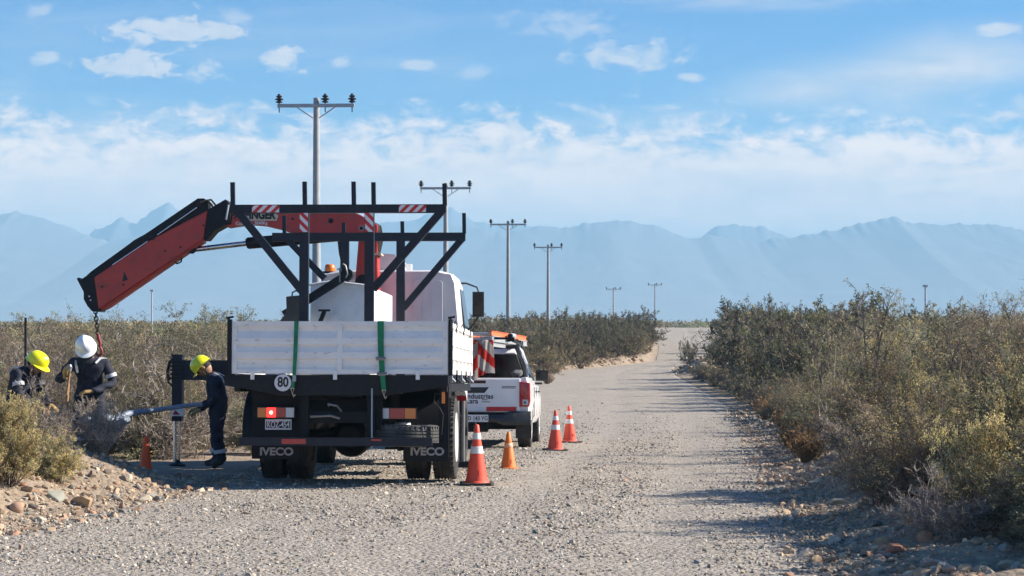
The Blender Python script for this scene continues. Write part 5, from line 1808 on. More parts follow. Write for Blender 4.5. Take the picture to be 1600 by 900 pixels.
# ============================================================ pickup
MT['maroon'] = mat('dark_maroon', (.055, .006, .010), .4)
PY = 32.7
pk_yaw, pk_pitch = R(-3.4), R(-2.1)
px0 = at(743, 700, PY)
pick = empty('pickup_truck', (px0.x, PY, gzf(px0.x, PY) + .005), (pk_pitch, 0, pk_yaw))
tag(pick, 'white double-cab pickup with ladders on its roof parked ahead of the truck', 'pickup')
PM = Matrix.Translation(pick.location) @ pick.rotation_euler.to_matrix().to_4x4()
PI_ = PM.inverted()
def pl_(px, py, v):
    Y = PY + v
    for _ in range(4):
        q = PI_ @ at(px, py, Y); Y += v - q.y
    q = PI_ @ at(px, py, Y)
    return (q.x, q.y, q.z)
W2 = .93
# lower body by sections: rear, bed, cab, bonnet
def sec(hw, zb_, zs, zt__, r_=.05):
    return [(-hw + .06, zb_), (-hw, zb_ + .12), (-hw - .005, (zb_ + zs) / 2), (-hw + .015, zs - .10), (-hw + .05, zt__ - .015), (-hw + .09, zt__), (hw - .09, zt__), (hw - .05, zt__ - .015), (hw - .015, zs - .10), (hw + .005, (zb_ + zs) / 2), (hw, zb_ + .12), (hw - .06, zb_)]
ZB, ZT = .48, 1.25
# bed side walls (hollow bed)
for sx in (-1, 1):
    cr = BM()
    pts_ = [(sx * (W2 - .05), ZB), (sx * W2, ZB + .12), (sx * (W2 + .006), .85), (sx * (W2 - .012), 1.14), (sx * (W2 - .035), ZT - .012), (sx * (W2 - .06), ZT), (sx * (W2 - .13), ZT), (sx * (W2 - .15), ZT - .03), (sx * (W2 - .16), ZB)]
    secs = []
    for y_ in np.linspace(.02, 1.62, 12):
        # wheel arch flare
        arch = math.exp(-((y_ - 1.02) / .36) ** 2) * .035
        lift = max(0, .42 ** 2 - (y_ - 1.05) ** 2)
        zb__ = max(ZB, .40 + math.sqrt(lift)) if lift > 0 else ZB
        tail_in = .03 * max(0, 1 - y_ / .15)
        pp = []
        for (x_, z_) in pts_:
            zz = max(z_, zb__ + (z_ - ZB) * .02) if z_ < zb__ else z_
            xx = x_ + sx * (arch * (1 if abs(x_) > W2 - .06 and z_ < 1.1 else 0)) - sx * tail_in * (1 if abs(x_) > W2 - .07 else 0)
            pp.append((xx, zz))
        secs.append((y_, pp))
    loft(cr, secs)
    obj('bed_side', cr, MT['white_clean'], pick, smooth=35)
cr = BM(); box(cr, -W2 + .15, W2 - .15, .04, 1.62, .68, .72); obj('bed_floor', cr, MT['plastic'], pick)
# tailgate
tgt, tgb = 1.235, .64
cr = BM(); loft(cr, [(-.02, [(-.76, tgb + .02), (-.76, tgt - .03), (.76, tgt - .03), (.76, tgb + .02)]), (-.005, [(-.775, tgb), (-.775, tgt - .005), (.775, tgt - .005), (.775, tgb)]), (.05, [(-.775, tgb), (-.775, tgt), (.775, tgt), (.775, tgb)])])
tgo = obj('tailgate', cr, MT['white_clean'], pick, bevel=.006)
def on_tg(px, py): q = pl_(px, py, -.022); return q[0], q[2]
cr = BM(); a, b__ = on_tg(700, 594.5), on_tg(759, 599); box(cr, a[0] - .15, b__[0], -.0245, -.0205, b__[1], a[1]); obj('spoiler_strip', cr, MT['maroon'], tgo)['label'] = 'dark maroon strip'
cr = BM(); prism(cr, [on_tg(690, 605) , on_tg(764, 605), on_tg(757, 614), on_tg(690, 614)], -.0255, -.0205); obj('tailgate_handle', cr, MT['plastic'], tgo)
q = on_tg(752, 632)
xa_, xb_ = on_tg(729.5, 0)[0], on_tg(772, 0)[0]
text('company_lettering', 'Industrias', .125, Matrix.Translation(((xa_ + xb_) / 2, -.026, on_tg(750, 619.5)[1])) @ FACE_BACK, MT['navyink'], tgo, .001, 1.0, .002, fit=xb_ - xa_)
xa_, xb_ = on_tg(730.5, 0)[0], on_tg(748.5, 0)[0]
text('company_lettering', 'Lara', .125, Matrix.Translation(((xa_ + xb_) / 2, -.026, on_tg(750, 627.0)[1])) @ FACE_BACK, MT['navyink'], tgo, .001, 1.0, .002, fit=xb_ - xa_)
cr = BM()      # two lines of print too small to read
for k, (pa_, pb_) in enumerate(((753, 762), (753, 765.5))):
    a, b__ = on_tg(pa_, 624.5 + 3.2 * k), on_tg(pb_, 624.5 + 3.2 * k)
    n_w = 4
    for q_ in range(n_w): box(cr, a[0] + (b__[0] - a[0]) * (q_ + .06) / n_w, a[0] + (b__[0] - a[0]) * (q_ + .9) / n_w, -.0235, -.0205, a[1] - .010, a[1] + .008)
obj('print_lines', cr, MT['steel'], tgo)
cr = BM(); a, b__ = on_tg(784, 603.5), on_tg(806, 605); box(cr, a[0], b__[0], -.0235, -.0205, a[1] - .012, a[1]); box(cr, a[0], b__[0], -.0235, -.0205, a[1] - .036, a[1] - .024); obj('contact_lines', cr, MT['navyink'], tgo)
cr = BM(); a, b__ = on_tg(760, 635), on_tg(807, 643); box(cr, a[0], b__[0], -.0245, -.0205, tgb + .02, tgb + .095); obj('red_strip', cr, MT['tape_r'], tgo)
# tail lights
for sx in (-1, 1):
    cr = BM()
    xs_ = sorted((sx * .755, sx * .945))
    pts_ = [(xs_[0], .74), (xs_[1] - (.02 if sx > 0 else 0), .74), (xs_[1], .84), (xs_[1] - (.01 if sx > 0 else 0), 1.15), (xs_[0] + (.02 if sx < 0 else 0), 1.17)]
    prism(cr, pts_, -.035, .12)
    tlh = obj('tail_light', cr, MT['redlens'], pick, bevel=.015, seg=3, smooth=40)
    cr = BM(); box(cr, sx * .865 - .05, sx * .865 + .045, -.040, -.03, .77, .86); obj('reverse_lens', cr, MT['clear'], tlh, bevel=.006)
    cr = BM(); box(cr, sx * .865 - .028, sx * .865 + .005, -.043, -.038, .79, .83); obj('lens_dot', cr, MT['ink'], tlh)
# bumper
cr = BM()
secs = []
for x_ in np.linspace(-.95, .95, 17):
    yb = -.13 + .10 * abs(x_ / .95) ** 3
    lo = .42 if abs(x_) > .45 else .47
    hi = .66 if abs(x_) > .52 else .60
    secs.append([(x_, yb + .03, lo), (x_, yb - .01, lo + .05), (x_, yb, hi - .06), (x_, yb + .04, hi), (x_, .10, hi), (x_, .12, lo)])
rings = [[cr.verts.new(p) for p in s_] for s_ in secs]
for a, b__ in zip(rings, rings[1:]):
    for k in range(6): cr.faces.new((a[k], a[(k + 1) % 6], b__[(k + 1) % 6], b__[k]))
cr.faces.new(rings[0]); cr.faces.new(list(reversed(rings[-1])))
bmesh.ops.recalc_face_normals(cr, faces=cr.faces[:])
bmp = obj('rear_bumper', cr, MT['plastic'], pick, smooth=40)
a, b__ = pl_(716, 650, -.14), pl_(763, 660, -.14)
cr = BM(); box(cr, b__[0] - .42, b__[0], -.150, -.142, .475, .60); pp_ = obj('number_plate', cr, MT['letter_w'], bmp, bevel=.006)
text('plate_lettering', 'AD 143 YG', .098, Matrix.Translation((b__[0] - .21, -.1525, .535)) @ FACE_BACK, MT['ink'], pp_, .001, .86, .0015)
cr = BM(); box(cr, -.2, .2, -.02, .3, .30, .45); box(cr, -.03, .03, -.2, .2, .36, .42); lathe(cr, [(0, .0), (.028, .01), (.03, .03), (.02, .055), (0, .06)], 12, Matrix.Translation((0, -.19, .42))); obj('tow_hitch', cr, MT['chassis'], pick)
# cab and bonnet body
cr = BM()
def bsec(hw, zt__, zb_=.42):
    return [(-hw + .06, zb_), (-hw, zb_ + .12), (-hw - .005, .85), (-hw + .015, min(1.12, zt__ - .04)), (-hw + .05, zt__ - .015), (-hw + .09, zt__), (hw - .09, zt__), (hw - .05, zt__ - .015), (hw - .015, min(1.12, zt__ - .04)), (hw + .005, .85), (hw, zb_ + .12), (hw - .06, zb_)]
loft(cr, [(1.66, bsec(W2, 1.16)), (2.6, bsec(W2 + .005, 1.15)), (3.7, bsec(W2 + .005, 1.14)), (4.0, bsec(W2, 1.13)), (4.8, bsec(W2 - .02, 1.06)), (5.1, bsec(W2 - .08, .98)), (5.25, bsec(W2 - .2, .86, .5))])
bod = obj('body', cr, MT['white_clean'], pick, smooth=32)
# greenhouse
def gh(hw_b, hw_t, zt__): return [(-hw_b, 1.13), (-hw_t - .01, zt__ - .06), (-hw_t + .05, zt__), (hw_t - .05, zt__), (hw_t + .01, zt__ - .06), (hw_b, 1.13)]
cr = BM(); loft(cr, [(1.66, gh(.87, .63, 1.70)), (1.86, gh(.87, .65, 1.80)), (2.3, gh(.88, .66, 1.83)), (2.9, gh(.88, .66, 1.83)), (3.15, gh(.88, .64, 1.78)), (3.95, gh(.86, .82, 1.19))])
grn = obj('cabin', cr, MT['white_clean'], pick, smooth=25)
def panel_on(name, pts3, material, parent, th=.006):
    cr = BM(); vs = [cr.verts.new(p) for p in pts3]; f = cr.faces.new(vs); f.normal_update()
    c_ = sum((Vector(p) for p in pts3), Vector()) / len(pts3)
    nrm = f.normal.copy()
    if nrm.dot(c_ - Vector((0, 2.8, 1.2))) < 0: f.normal_flip(); nrm = -nrm
    ext = bmesh.ops.extrude_face_region(cr, geom=[f])
    for v_ in ext['geom']:
        if isinstance(v_, bmesh.types.BMVert): v_.co += nrm * th
    bmesh.ops.recalc_face_normals(cr, faces=cr.faces[:])
    return obj(name, cr, material, parent)
rw = panel_on('rear_window', [(-.79, 1.652, 1.17), (.79, 1.652, 1.17), (.60, 1.656, 1.675), (-.60, 1.656, 1.675)], MT['glass'], grn)
cr = BM()
for x_ in (-.45, .45):
    box(cr, x_ - .20, x_ + .20, 1.640, 1.654, 1.30, 1.52)
cr.free()
for sx in (-1, 1):
    def sp_(y_, z_): return (sx * (.878 - (z_ - 1.13) * .345), y_, z_)
    panel_on('side_window', [sp_(1.80, 1.22), sp_(2.52, 1.20), sp_(2.50, 1.66), sp_(2.02, 1.66)], MT['glass'], grn, .008)
    panel_on('side_window', [sp_(2.62, 1.20), sp_(3.50, 1.20), sp_(3.08, 1.66), sp_(2.60, 1.66)], MT['glass'], grn, .008)
    cr = BM()   # door seams and handles
    for y_ in (1.74, 2.57, 3.62): box(cr, sx * (W2 + .000), sx * (W2 + .0085), y_, y_ + .008, .55, 1.08)
    obj('door_seam', cr, MT['ink'], bod)
    for y_ in (2.35, 3.35):
        cr = BM(); box(cr, *sorted((sx * (W2 - .005), sx * (W2 + .03))), y_ - .10, y_ + .04, .98, 1.01); obj('door_handle', cr, MT['plastic'], bod, bevel=.006)
    # mirror
    cr = BM(); box(cr, *sorted((sx * .88, sx * 1.115)), 3.35, 3.47, 1.20, 1.40); mr_ = obj('wing_mirror', cr, MT['plastic'], pick, bevel=.035, seg=3, smooth=40)
    cr = BM(); box(cr, *sorted((sx * .915, sx * 1.085)), 3.335, 3.349, 1.235, 1.37); obj('mirror_glass', cr, MT['glass'], mr_)
    cr = BM(); box(cr, *sorted((sx * .86, sx * 1.0)), 3.40, 3.45, 1.13, 1.17); obj('mirror_stalk', cr, MT['plastic'], mr_)
    # wheels: 0.39 m radius
    wheel(pick, sx * .80, 1.05, .385, .385, .24, sx, .0, 'rim')
    wheel(pick, sx * .80, 4.15, .385, .385, .24, sx, .0, 'rim')
    cr = BM(); box(cr, sx * .80 - .14, sx * .80 + .14, .58, .60, .18, .50); obj('mudflap', cr, MT['plastic'], pick)
    # roll bar legs, leaning in
    cr = BM(); tube(cr, [(sx * .83, .75, 1.26), (sx * .80, 1.05, 1.42), (sx * .62, 1.42, 1.80)], .034, 12); tube(cr, [(sx * .80, 1.45, 1.26), (sx * .62, 1.42, 1.80)], .034, 12)
    rl = obj('roll_bar_leg', cr, MT['plastic'], pick, smooth=50)
    cr = BM(); tube(cr, [(sx * .865, .80, 1.27), (sx * .84, 1.05, 1.44), (sx * .655, 1.40, 1.82)], .012, 8); obj('chrome_trim', cr, MT['chrome'], rl, smooth=50)
cr = BM(); tube(cr, [(-.64, 1.42, 1.80), (.64, 1.42, 1.80)], .034, 12); obj('roll_bar', cr, MT['plastic'], pick, smooth=50)
cr = BM(); box(cr, -.16, .16, 1.30, 1.36, 1.62, 1.66); obj('brake_light', cr, MT['redlens'], pick)
# things behind the glass (head rests seen from behind), in front of the window line as dark shapes inside
cr = BM(); tube(cr, [(-.80, 5.2, .7), (.80, 5.2, .7)], .1, 10); obj('front_bumper', cr, MT['plastic'], pick)
cr = BM(); box(cr, -.8, .8, .5, 5.0, .40, .50); obj('chassis', cr, MT['chassis'], pick)
cr = BM(); tube(cr, [(-.7, 1.05, .385), (.7, 1.05, .385)], .06, 10); obj('rear_axle', cr, MT['chassis'], pick)
# roof rack
cr = BM()
for y_ in (.12, 1.42, 2.4, 3.0):
    box(cr, -.66, .66, y_ - .02, y_ + .02, 1.90, 1.94)
for sx in (-1, 1):
    box(cr, sx * .64 - .02, sx * .64 + .02, .10, 3.05, 1.86, 1.90)
    for y_ in (2.0, 3.0): box(cr, sx * .62 - .02, sx * .62 + .02, y_ - .02, y_ + .02, 1.80, 1.87)
obj('roof_rack', cr, MT['black'], pick)
def on_pick(o, label, cat, group=None):
    o.matrix_world = PM @ o.matrix_world
    return tag(o, label, cat, group)
# rolled box end / conduit pack under the ladder
q = pl_(800, 545, 1.45)
cr = BM(); tube(cr, [(.52, 1.25, 1.99), (.55, 1.75, 2.0)], .055, 16)
wl = obj('work_lamp', cr, MT['alu'], None, smooth=40); on_pick(wl, 'small silver cylindrical work lamp on the pickup roof rack corner', 'work lamp')
cr = BM(); lathe(cr, [(0, 0), (.045, 0), (.045, .01), (0, .012)], 16, Matrix.Translation((.52, 1.245, 1.99)) @ Matrix.Rotation(R(90), 4, 'X')); obj('lamp_glass', cr, MT['glass'], wl)
# ladders
def ladder(name, x0, x1, z0, z1, y0, y1, matl, rungmat, label, yaw, nr=11):
    root = empty(name, (0, 0, 0)); tag(root, label, 'ladder', 'ladders on the pickup roof')
    root.matrix_world = PM @ Matrix.Translation((x0, y0, 0)) @ Matrix.Rotation(yaw, 4, 'Z')
    Wd, Ln = x1 - x0, y1 - y0
    for xx in (0, Wd - .03):
        cr = BM(); box(cr, xx, xx + .03, 0, Ln, z0, z1)
        box(cr, xx - .012, xx + .042, .0, Ln - .0, z1 - .002, z1 + .008); box(cr, xx - .012, xx + .042, 0, Ln, z0 - .008, z0 + .002)
        obj('rail', cr, MT[matl], root)
    for k in range(nr):
        y_ = .12 + k * (Ln - .24) / (nr - 1)
        cr = BM(); tube(cr, [(.025, y_, (z0 + z1) / 2), (Wd - .025, y_, (z0 + z1) / 2)], .017, 8); obj('rung', cr, MT[rungmat], root, smooth=50)
    return root
a, b__ = pl_(735, 520, .0), pl_(769, 543, .0)
xr0, xr1 = pl_(737, 520, 0)[0] - .22, pl_(769, 520, 0)[0]
zt1, zm1, zb1 = pl_(769, 517.5, 0)[2], pl_(769, 525, 0)[2], pl_(769, 542, 0)[2]
ladder('extension_ladder', xr0, xr1, zm1 + .012, zt1, -.02, 3.6, 'orange_grp', 'alu', 'orange fibreglass ladder lying on top of the stack on the pickup roof', R(-6.5))
ladder('extension_ladder', xr0 - .01, xr1 + .01, (zm1 + zb1) / 2 + .005, zm1 - .004, .0, 3.65, 'alu', 'alu', 'silver ladder in the middle of the stack under the orange one', R(-6.5))
ladder('extension_ladder', xr0 + .01, xr1 - .01, zb1 + .015, (zm1 + zb1) / 2 - .012, .02, 3.2, 'alu', 'alu', 'lowest silver ladder of the stack resting on the roof rack', R(-6.5))
# flat dark pack with pale tips beside the ladders (bundle of rods)
root = None
cr = BM()
zz0 = (zm1 + zb1) / 2
for i in range(10):
    for j in range(3):
        tube(cr, [(xr0 - .55 + i * .05, .05 + .01 * ((i * 7 + j * 3) % 5), zb1 + .04 + j * .05), (xr0 - .58 + i * .05, 2.8, zb1 + .04 + j * .05)], .021, 8)
on_pick(obj('rod_bundle', cr, MT['steel'], None, smooth=50), 'bundle of dull metal rods beside the ladders on the pickup rack', 'rods')
# red and white flag cloth hanging from the ladder ends
def flag():
    a, b__ = pl_(733, 531, -.10), pl_(769, 588, -.10)
    nx, nz = 26, 34
    x0, x1 = a[0] - .12, b__[0] + .015
    zt__, zb_ = a[2], b__[2] - .02
    cr = BM()
    g_ = []
    for j in range(nz + 1):
        t_ = j / nz
        row = []
        for i in range(nx + 1):
            s_ = i / nx
            pinch = 1 - .22 * (1 - t_) * abs(s_ - .5) * 2 * 0
            flare = 1 + .12 * t_ * (s_ - .4)
            x = x0 + (x1 - x0) * s_ * flare
            y = -.10 + (.035 + .04 * t_) * math.sin(s_ * 15 + t_ * 1.6) + .02 * math.sin(s_ * 31 + t_ * 4)
            bottom = -.05 * math.sin(s_ * 6) - .12 * (1 - s_) * 0
            z = zt__ + (zb_ + bottom * t_ + .14 * max(0, s_ - .62) * t_ - zt__) * t_
            row.append(cr.verts.new((x, y, z)))
        g_.append(row)
    for j in range(nz):
        for i in range(nx):
            f = cr.faces.new((g_[j][i], g_[j][i + 1], g_[j + 1][i + 1], g_[j + 1][i]))
            f.material_index = 0 if ((i * .72 - nx * .1) + j * .55 * (-1) * -1 * (1 if i < nx * .5 else -1)) % 13 < 6.3 else 1
    bmesh.ops.solidify(cr, geom=cr.faces[:], thickness=.003)
    for f in cr.faces: f.smooth = True
    return obj('warning_flag', cr, [MT['flag_r'], MT['flag_w']], None)
MT['flag_r'] = mat('red_cloth', (.58, .045, .03), .85, transl=.25)
MT['flag_w'] = mat('greyish_white_cloth', (.56, .53, .50), .85, transl=.25)
on_pick(flag(), 'crumpled red and white striped flag hanging from the ladder ends behind the pickup', 'flag')
# bag on the bed rim
cr = BM(); lathe(cr, [(0, -.07), (.08, -.06), (.11, 0), (.08, .05), (0, .07)], 16, Matrix.Translation((.70, .28, ZT + .07)) @ Matrix.Diagonal((1, 1.4, .9, 1)))
for v_ in cr.verts: v_.co += Vector((math.sin(v_.co.z * 60) * .012, 0, math.sin(v_.co.x * 50) * .012))
on_pick(obj('tool_bag', cr, MT['seat'], None, smooth=40), 'small dark grey bag on the right rear corner of the pickup bed', 'bag')

# ============================================================ traffic cones
def big_cone():
    root = empty('traffic_cone')
    cr = BM()
    H, r0, r1 = .68, .125, .022
    def rr(z): return r0 + (r1 - r0) * (z - .03) / (H - .03)
    lathe(cr, [(.15, .02), (.142, .035), (rr(.05) + .004, .05), (rr(.36), .36), (rr(.58), .58), (rr(H) + .004, H - .01), (rr(H) - .004, H), (0, H + .004)], 40)
    obj('cone_body', cr, MT['cone_r'], root, smooth=35)
    for z0, z1 in ((.355, .435), (.515, .585)):
        cr = BM(); lathe(cr, [(rr(z0) + .001, z0 - .001), (rr(z0) + .0035, z0), (rr(z1) + .0035, z1), (rr(z1) + .001, z1 + .001)], 40)
        obj('reflective_band', cr, MT['cone_band'], root, smooth=50)
    cr = BM(); plan(cr, [(-.185, -.15), (-.15, -.185), (.15, -.185), (.185, -.15), (.185, .15), (.15, .185), (-.15, .185), (-.185, .15)], 0, .028)
    obj('cone_base', cr, MT['rubber'], root, bevel=.006)
    cr = BM(); rrect(cr, -.018, .018, .10, .17, .006, -.1165, -.108)
    obj('moulded_mark', cr, MT['cone_r'], root)
    return root
def small_cone():
    root = empty('traffic_cone')
    cr = BM()
    lathe(cr, [(.125, 0), (.125, .012), (.098, .018), (.056, .27), (.054, .275), (.05, .31), (.024, .455), (.018, .465), (0, .467)], 36)
    obj('cone_body', cr, MT['cone_o'], root, smooth=35)
    cr = BM(); lathe(cr, [(.0575, .268), (.059, .270), (.0505, .322), (.049, .323)], 36); obj('pale_band', cr, mat('faded_orange', (.82, .42, .26), .5), root, smooth=50)
    cr = BM(); rrect(cr, -.022, .022, .06, .12, .01, -.093, -.080); obj('moulded_mark', cr, MT['cone_o'], root)
    return root
def copy_tree(o, parent=None):
    c = o.copy(); COL.objects.link(c)
    if parent is not None: c.parent = parent
    for chd in list(o.children): copy_tree(chd, c)
    return c
def place(o, px, py, label, s=1.0, rz=0.0, tilt=0.0, group=None, Y=None):
    Y = Y or ygr(px, py); p = at(px, py, Y)
    o.location = (p.x, Y, gzf(p.x, Y) + .012); o.scale = (s, s, s); o.rotation_euler = (tilt, tilt * .5, rz)
    tag(o, label, 'traffic cone', group)
bc = big_cone()
G1 = 'tall red cones with pale bands beside the parked vehicles'
place(bc, 745, 759, 'nearest tall red cone with two dirty white bands, beside the truck wheels', 1.0, .1, 0, G1)
place(copy_tree(bc), 867.5, 705, 'tall red cone with pale bands, left one of the pair beside the pickup', 1.0, .3, .012, G1)
place(copy_tree(bc), 890, 692.5, 'tall red cone with pale bands, right and farther one of the pair', 1.03, .7, -.015, G1)
sc_o = small_cone()
place(sc_o, 794.5, 733, 'small orange cone with faded band between truck and pickup', 1.03, .2)
sc2 = copy_tree(sc_o)
place(sc2, 227, 721, 'plain small orange cone standing alone left of the outrigger leg', 1.08, 0, .05, Y=22.9)
for ch_ in list(sc2.children):
    if ch_.name.startswith('pale_band'): bpy.data.objects.remove(ch_)
    elif ch_.name.startswith('cone_body'):
        ch_.scale = (.86, .86, 1.0)
        ch_.data = ch_.data.copy(); ch_.data.materials[0] = mat('deep_orange_plastic', (.95, .105, .012), .45)

# ============================================================ power poles
def pole(px, pytop, Y, label, first=[None]):
    x = (px - 800) / FPX * Y
    zt__ = CAM_H + (500 - pytop) / FPX * Y
    zb_ = gzf(x, Y) - .3
    root = empty('power_pole', (x, Y, zb_), (0, 0, R(-3)))
    tag(root, label, 'power pole', 'power poles along the gravel road')
    H = zt__ - zb_
    cr = BM(); tube(cr, [(0, 0, 0), (0, 0, H)], [.175, .095], 20); obj('pole_shaft', cr, MT['concrete'], root, smooth=50)
    za = H - .26
    cr = BM(); box(cr, -1.24, 1.24, -.17, -.075, za - .055, za + .055); obj('crossarm', cr, MT['galv'], root, bevel=.006)
    for s in (-1, 1):
        cr = BM(); beam(cr, (s * .10, -.11, za - .40), (s * .62, -.11, za - .05), .035, .02); obj('arm_brace', cr, MT['galv'], root)
    for xo in (-1.19, .30, 1.17):
        cr = BM()
        tube(cr, [(xo, -.12, za - .22), (xo, -.12, za + .14)], .018, 8)
        lathe(cr, [(.03, .08), (.10, .10), (.115, .13), (.06, .15), (.055, .17), (.13, .19), (.14, .22), (.06, .245), (.05, .26), (.095, .28), (.10, .31), (.05, .335), (.045, .37), (.02, .385), (0, .385)], 18, Matrix.Translation((xo, -.12, za)))
        obj('insulator', cr, MT['insul'], root, smooth=35)
    return root
pole(494.5, 153, 61, 'nearest and tallest power pole, rising behind the truck racks')
pole(696.5, 286, 92, 'second power pole, its crossarm just above the truck rack')
pole(794, 345, 131, 'third power pole standing behind the pickup')
pole(856.5, 382, 165, 'fourth power pole right of the pickup')
pole(958.5, 449.5, 322, 'distant power pole over the dark bushes, left of the far pair')
pole(1023.5, 443, 345, 'distant power pole at the left edge of the hilltop road')
# thin far posts
for nm, px, pyt, Y, r_, lb, cat_ in (('lamp_post', 237.5, 455, 190, .09, 'thin grey lamp post far beyond the scrub left of the truck', 'lamp post'),
                                     ('lamp_post', 1446, 448, 150, .085, 'thin dark lamp post beyond the right scrub', 'lamp post')):
    x = (px - 800) / FPX * Y; zt__ = CAM_H + (500 - pyt) / FPX * Y
    root = empty(nm, (x, Y, gzf(x, Y))); tag(root, lb, cat_)
    cr = BM(); tube(cr, [(0, 0, -.2), (0, 0, zt__ - root.location.z)], [r_, r_ * .8], 10); obj('post_shaft', cr, MT['galv'], root, smooth=50)
    cr = BM(); box(cr, -.20, .16, -.1, .1, zt__ - root.location.z - .02, zt__ - root.location.z + .14); obj('lamp_head', cr, MT['galv'], root, bevel=.03)
p = at(40, 560, 28)
cr = BM(); zz = CAM_H + (500 - 496) / FPX * 28; g0 = gzf(p.x, 28)
tube(cr, [(0, 0, -.1), (0, 0, zz - g0)], .020, 10); fp = obj('fence_post', cr, MT['black'], None, smooth=50); fp.location = (p.x, 28, g0)
tag(fp, 'dark upright fence post standing in the scrub behind the left worker', 'post')

# ============================================================ galvanised pole the workers handle
def P3(px, py, Y): return at(px, py, Y)
cr = BM()
cpts = [P3(316, 632, 25.05), P3(290, 634, 25.0), P3(262, 638, 24.9), P3(235, 642, 24.75), P3(212, 644.5, 24.6), P3(199, 647, 24.5), P3(189, 652, 24.4), P3(183, 660, 24.3), P3(180, 672, 24.3)]
tube(cr, cpts, [.029, .029, .031, .034, .038, .044, .055, .075, .09], 14)
MT['dull_galv'] = mat('weathered_galvanised_steel', (.23, .27, .34), .6, metal=.1, var=.15)
gp = obj('bent_pole', cr, MT['dull_galv'], None, smooth=50)
tag(gp, 'bent grey galvanised lamp arm held level by the worker beside the truck', 'metal pole')
cr = BM(); tube(cr, [P3(135, 655, 23.9), P3(160, 652, 24.1), P3(182, 662, 24.25), P3(200, 655, 24.4)], [.04, .05, .10, .05], 12)
o_ = obj('pole_socket', cr, MT['dull_galv'], gp, smooth=50)

# ============================================================ people
def ico_head(bm, c, rot, s=1.0, mi=1):
    """head with brow, nose, mouth, chin, ears; faces local -y"""
    n0 = len(bm.verts)
    r = bmesh.ops.create_uvsphere(bm, u_segments=24, v_segments=18, radius=1)
    vs = r['verts']
    m = Matrix.Translation(c) @ rot.to_4x4()
    for v in vs:
        x, y, z = v.co
        X, Y_, Z = x * .076, y * .098, z * .118
        if z < 0: X *= 1 - .28 * z * z; Y_ = Y_ * (1 - .12 * z * z) - .010 * (-z)
        if y < 0:
            f = -y
            Y_ -= .026 * math.exp(-(x / .17) ** 2 - ((z + .12) / .20) ** 2) * f          # nose
            Y_ -= .008 * math.exp(-(x / .5) ** 2 - ((z - .22) / .12) ** 2)                # brow
            Y_ += .012 * math.exp(-((abs(x) - .36) / .17) ** 2 - ((z - .04) / .12) ** 2)  # eye sockets
            Y_ -= .007 * math.exp(-(x / .3) ** 2 - ((z + .47) / .08) ** 2)                # lips
            Y_ -= .010 * math.exp(-(x / .3) ** 2 - ((z + .85) / .2) ** 2)                 # chin
        v.co = m @ Vector((X * s, Y_ * s, Z * s))
    for v in vs:
        for f in v.link_faces: f.material_index = mi; f.smooth = True
    for sx in (-1, 1):
        r = bmesh.ops.create_uvsphere(bm, u_segments=10, v_segments=8, radius=1)
        for v in r['verts']:
            v.co = m @ Vector((sx * .078 + v.co.x * .010, .006 + v.co.y * .020, .0 + v.co.z * .032))
            for f in v.link_faces: f.material_index = mi; f.smooth = True
        r = bmesh.ops.create_uvsphere(bm, u_segments=10, v_segments=8, radius=.0125)
        for v in r['verts']:
            v.co = m @ (v.co + Vector((sx * .029, -.082, .006)))
            for f in v.link_faces: f.material_index = 4; f.smooth = True

def hand(bm, wrist, direction, palm_n, curl=1.1, mi=2, side=1, s=1.0):
    """gloved hand: palm, four fingers of unequal length bent at two knuckles, thumb off the side of the palm"""
    d = Vector(direction).normalized(); n = Vector(palm_n); n = (n - d * n.dot(d)).normalized(); sd_ = d.cross(n).normalized() * side
    w_ = Vector(wrist)
    # palm
    rings = []
    for t_, hw, th in ((-.02, .028, .024), (.02, .036, .024), (.06, .046, .022), (.092, .044, .018)):
        c = w_ + d * (t_ * s)
        ring = []
        for k in range(10):
            a = 2 * PI * k / 10
            ring.append(bm.verts.new(c + sd_ * (math.cos(a) * hw * s) + n * (math.sin(a) * th * s)))
        rings.append(ring)
    fs = []
    for a, b_ in zip(rings, rings[1:]):
        for k in range(10): fs.append(bm.faces.new((a[k], a[(k + 1) % 10], b_[(k + 1) % 10], b_[k])))
    fs.append(bm.faces.new(rings[0])); fs.append(bm.faces.new(rings[-1]))
    for f in fs: f.material_index = mi; f.smooth = True
    for i, (off, L) in enumerate(((-.034, .062), (-.012, .078), (.011, .083), (.033, .074))):
        base = w_ + d * (.078 * s) + sd_ * (off * s)
        pts_ = [base]
        ang_ = .35
        p = base
        for seg in (.46, .30, .24):
            dd = d * math.cos(ang_) + n * math.sin(ang_)
            p = p + dd * (L * seg * s); pts_.append(p.copy())
            ang_ += curl
        tube(bm, pts_, [.0115 * s, .011 * s, .010 * s, .008 * s], 8, mi=mi)
    base = w_ + d * (.025 * s) + sd_ * (.036 * s)
    p1_ = base + (sd_ * .7 + d * .5 + n * .35).normalized() * (.04 * s)
    p2_ = p1_ + (d * .7 + n * .8).normalized() * (.034 * s)
    tube(bm, [base, p1_, p2_], [.015 * s, .013 * s, .009 * s], 8, mi=mi)

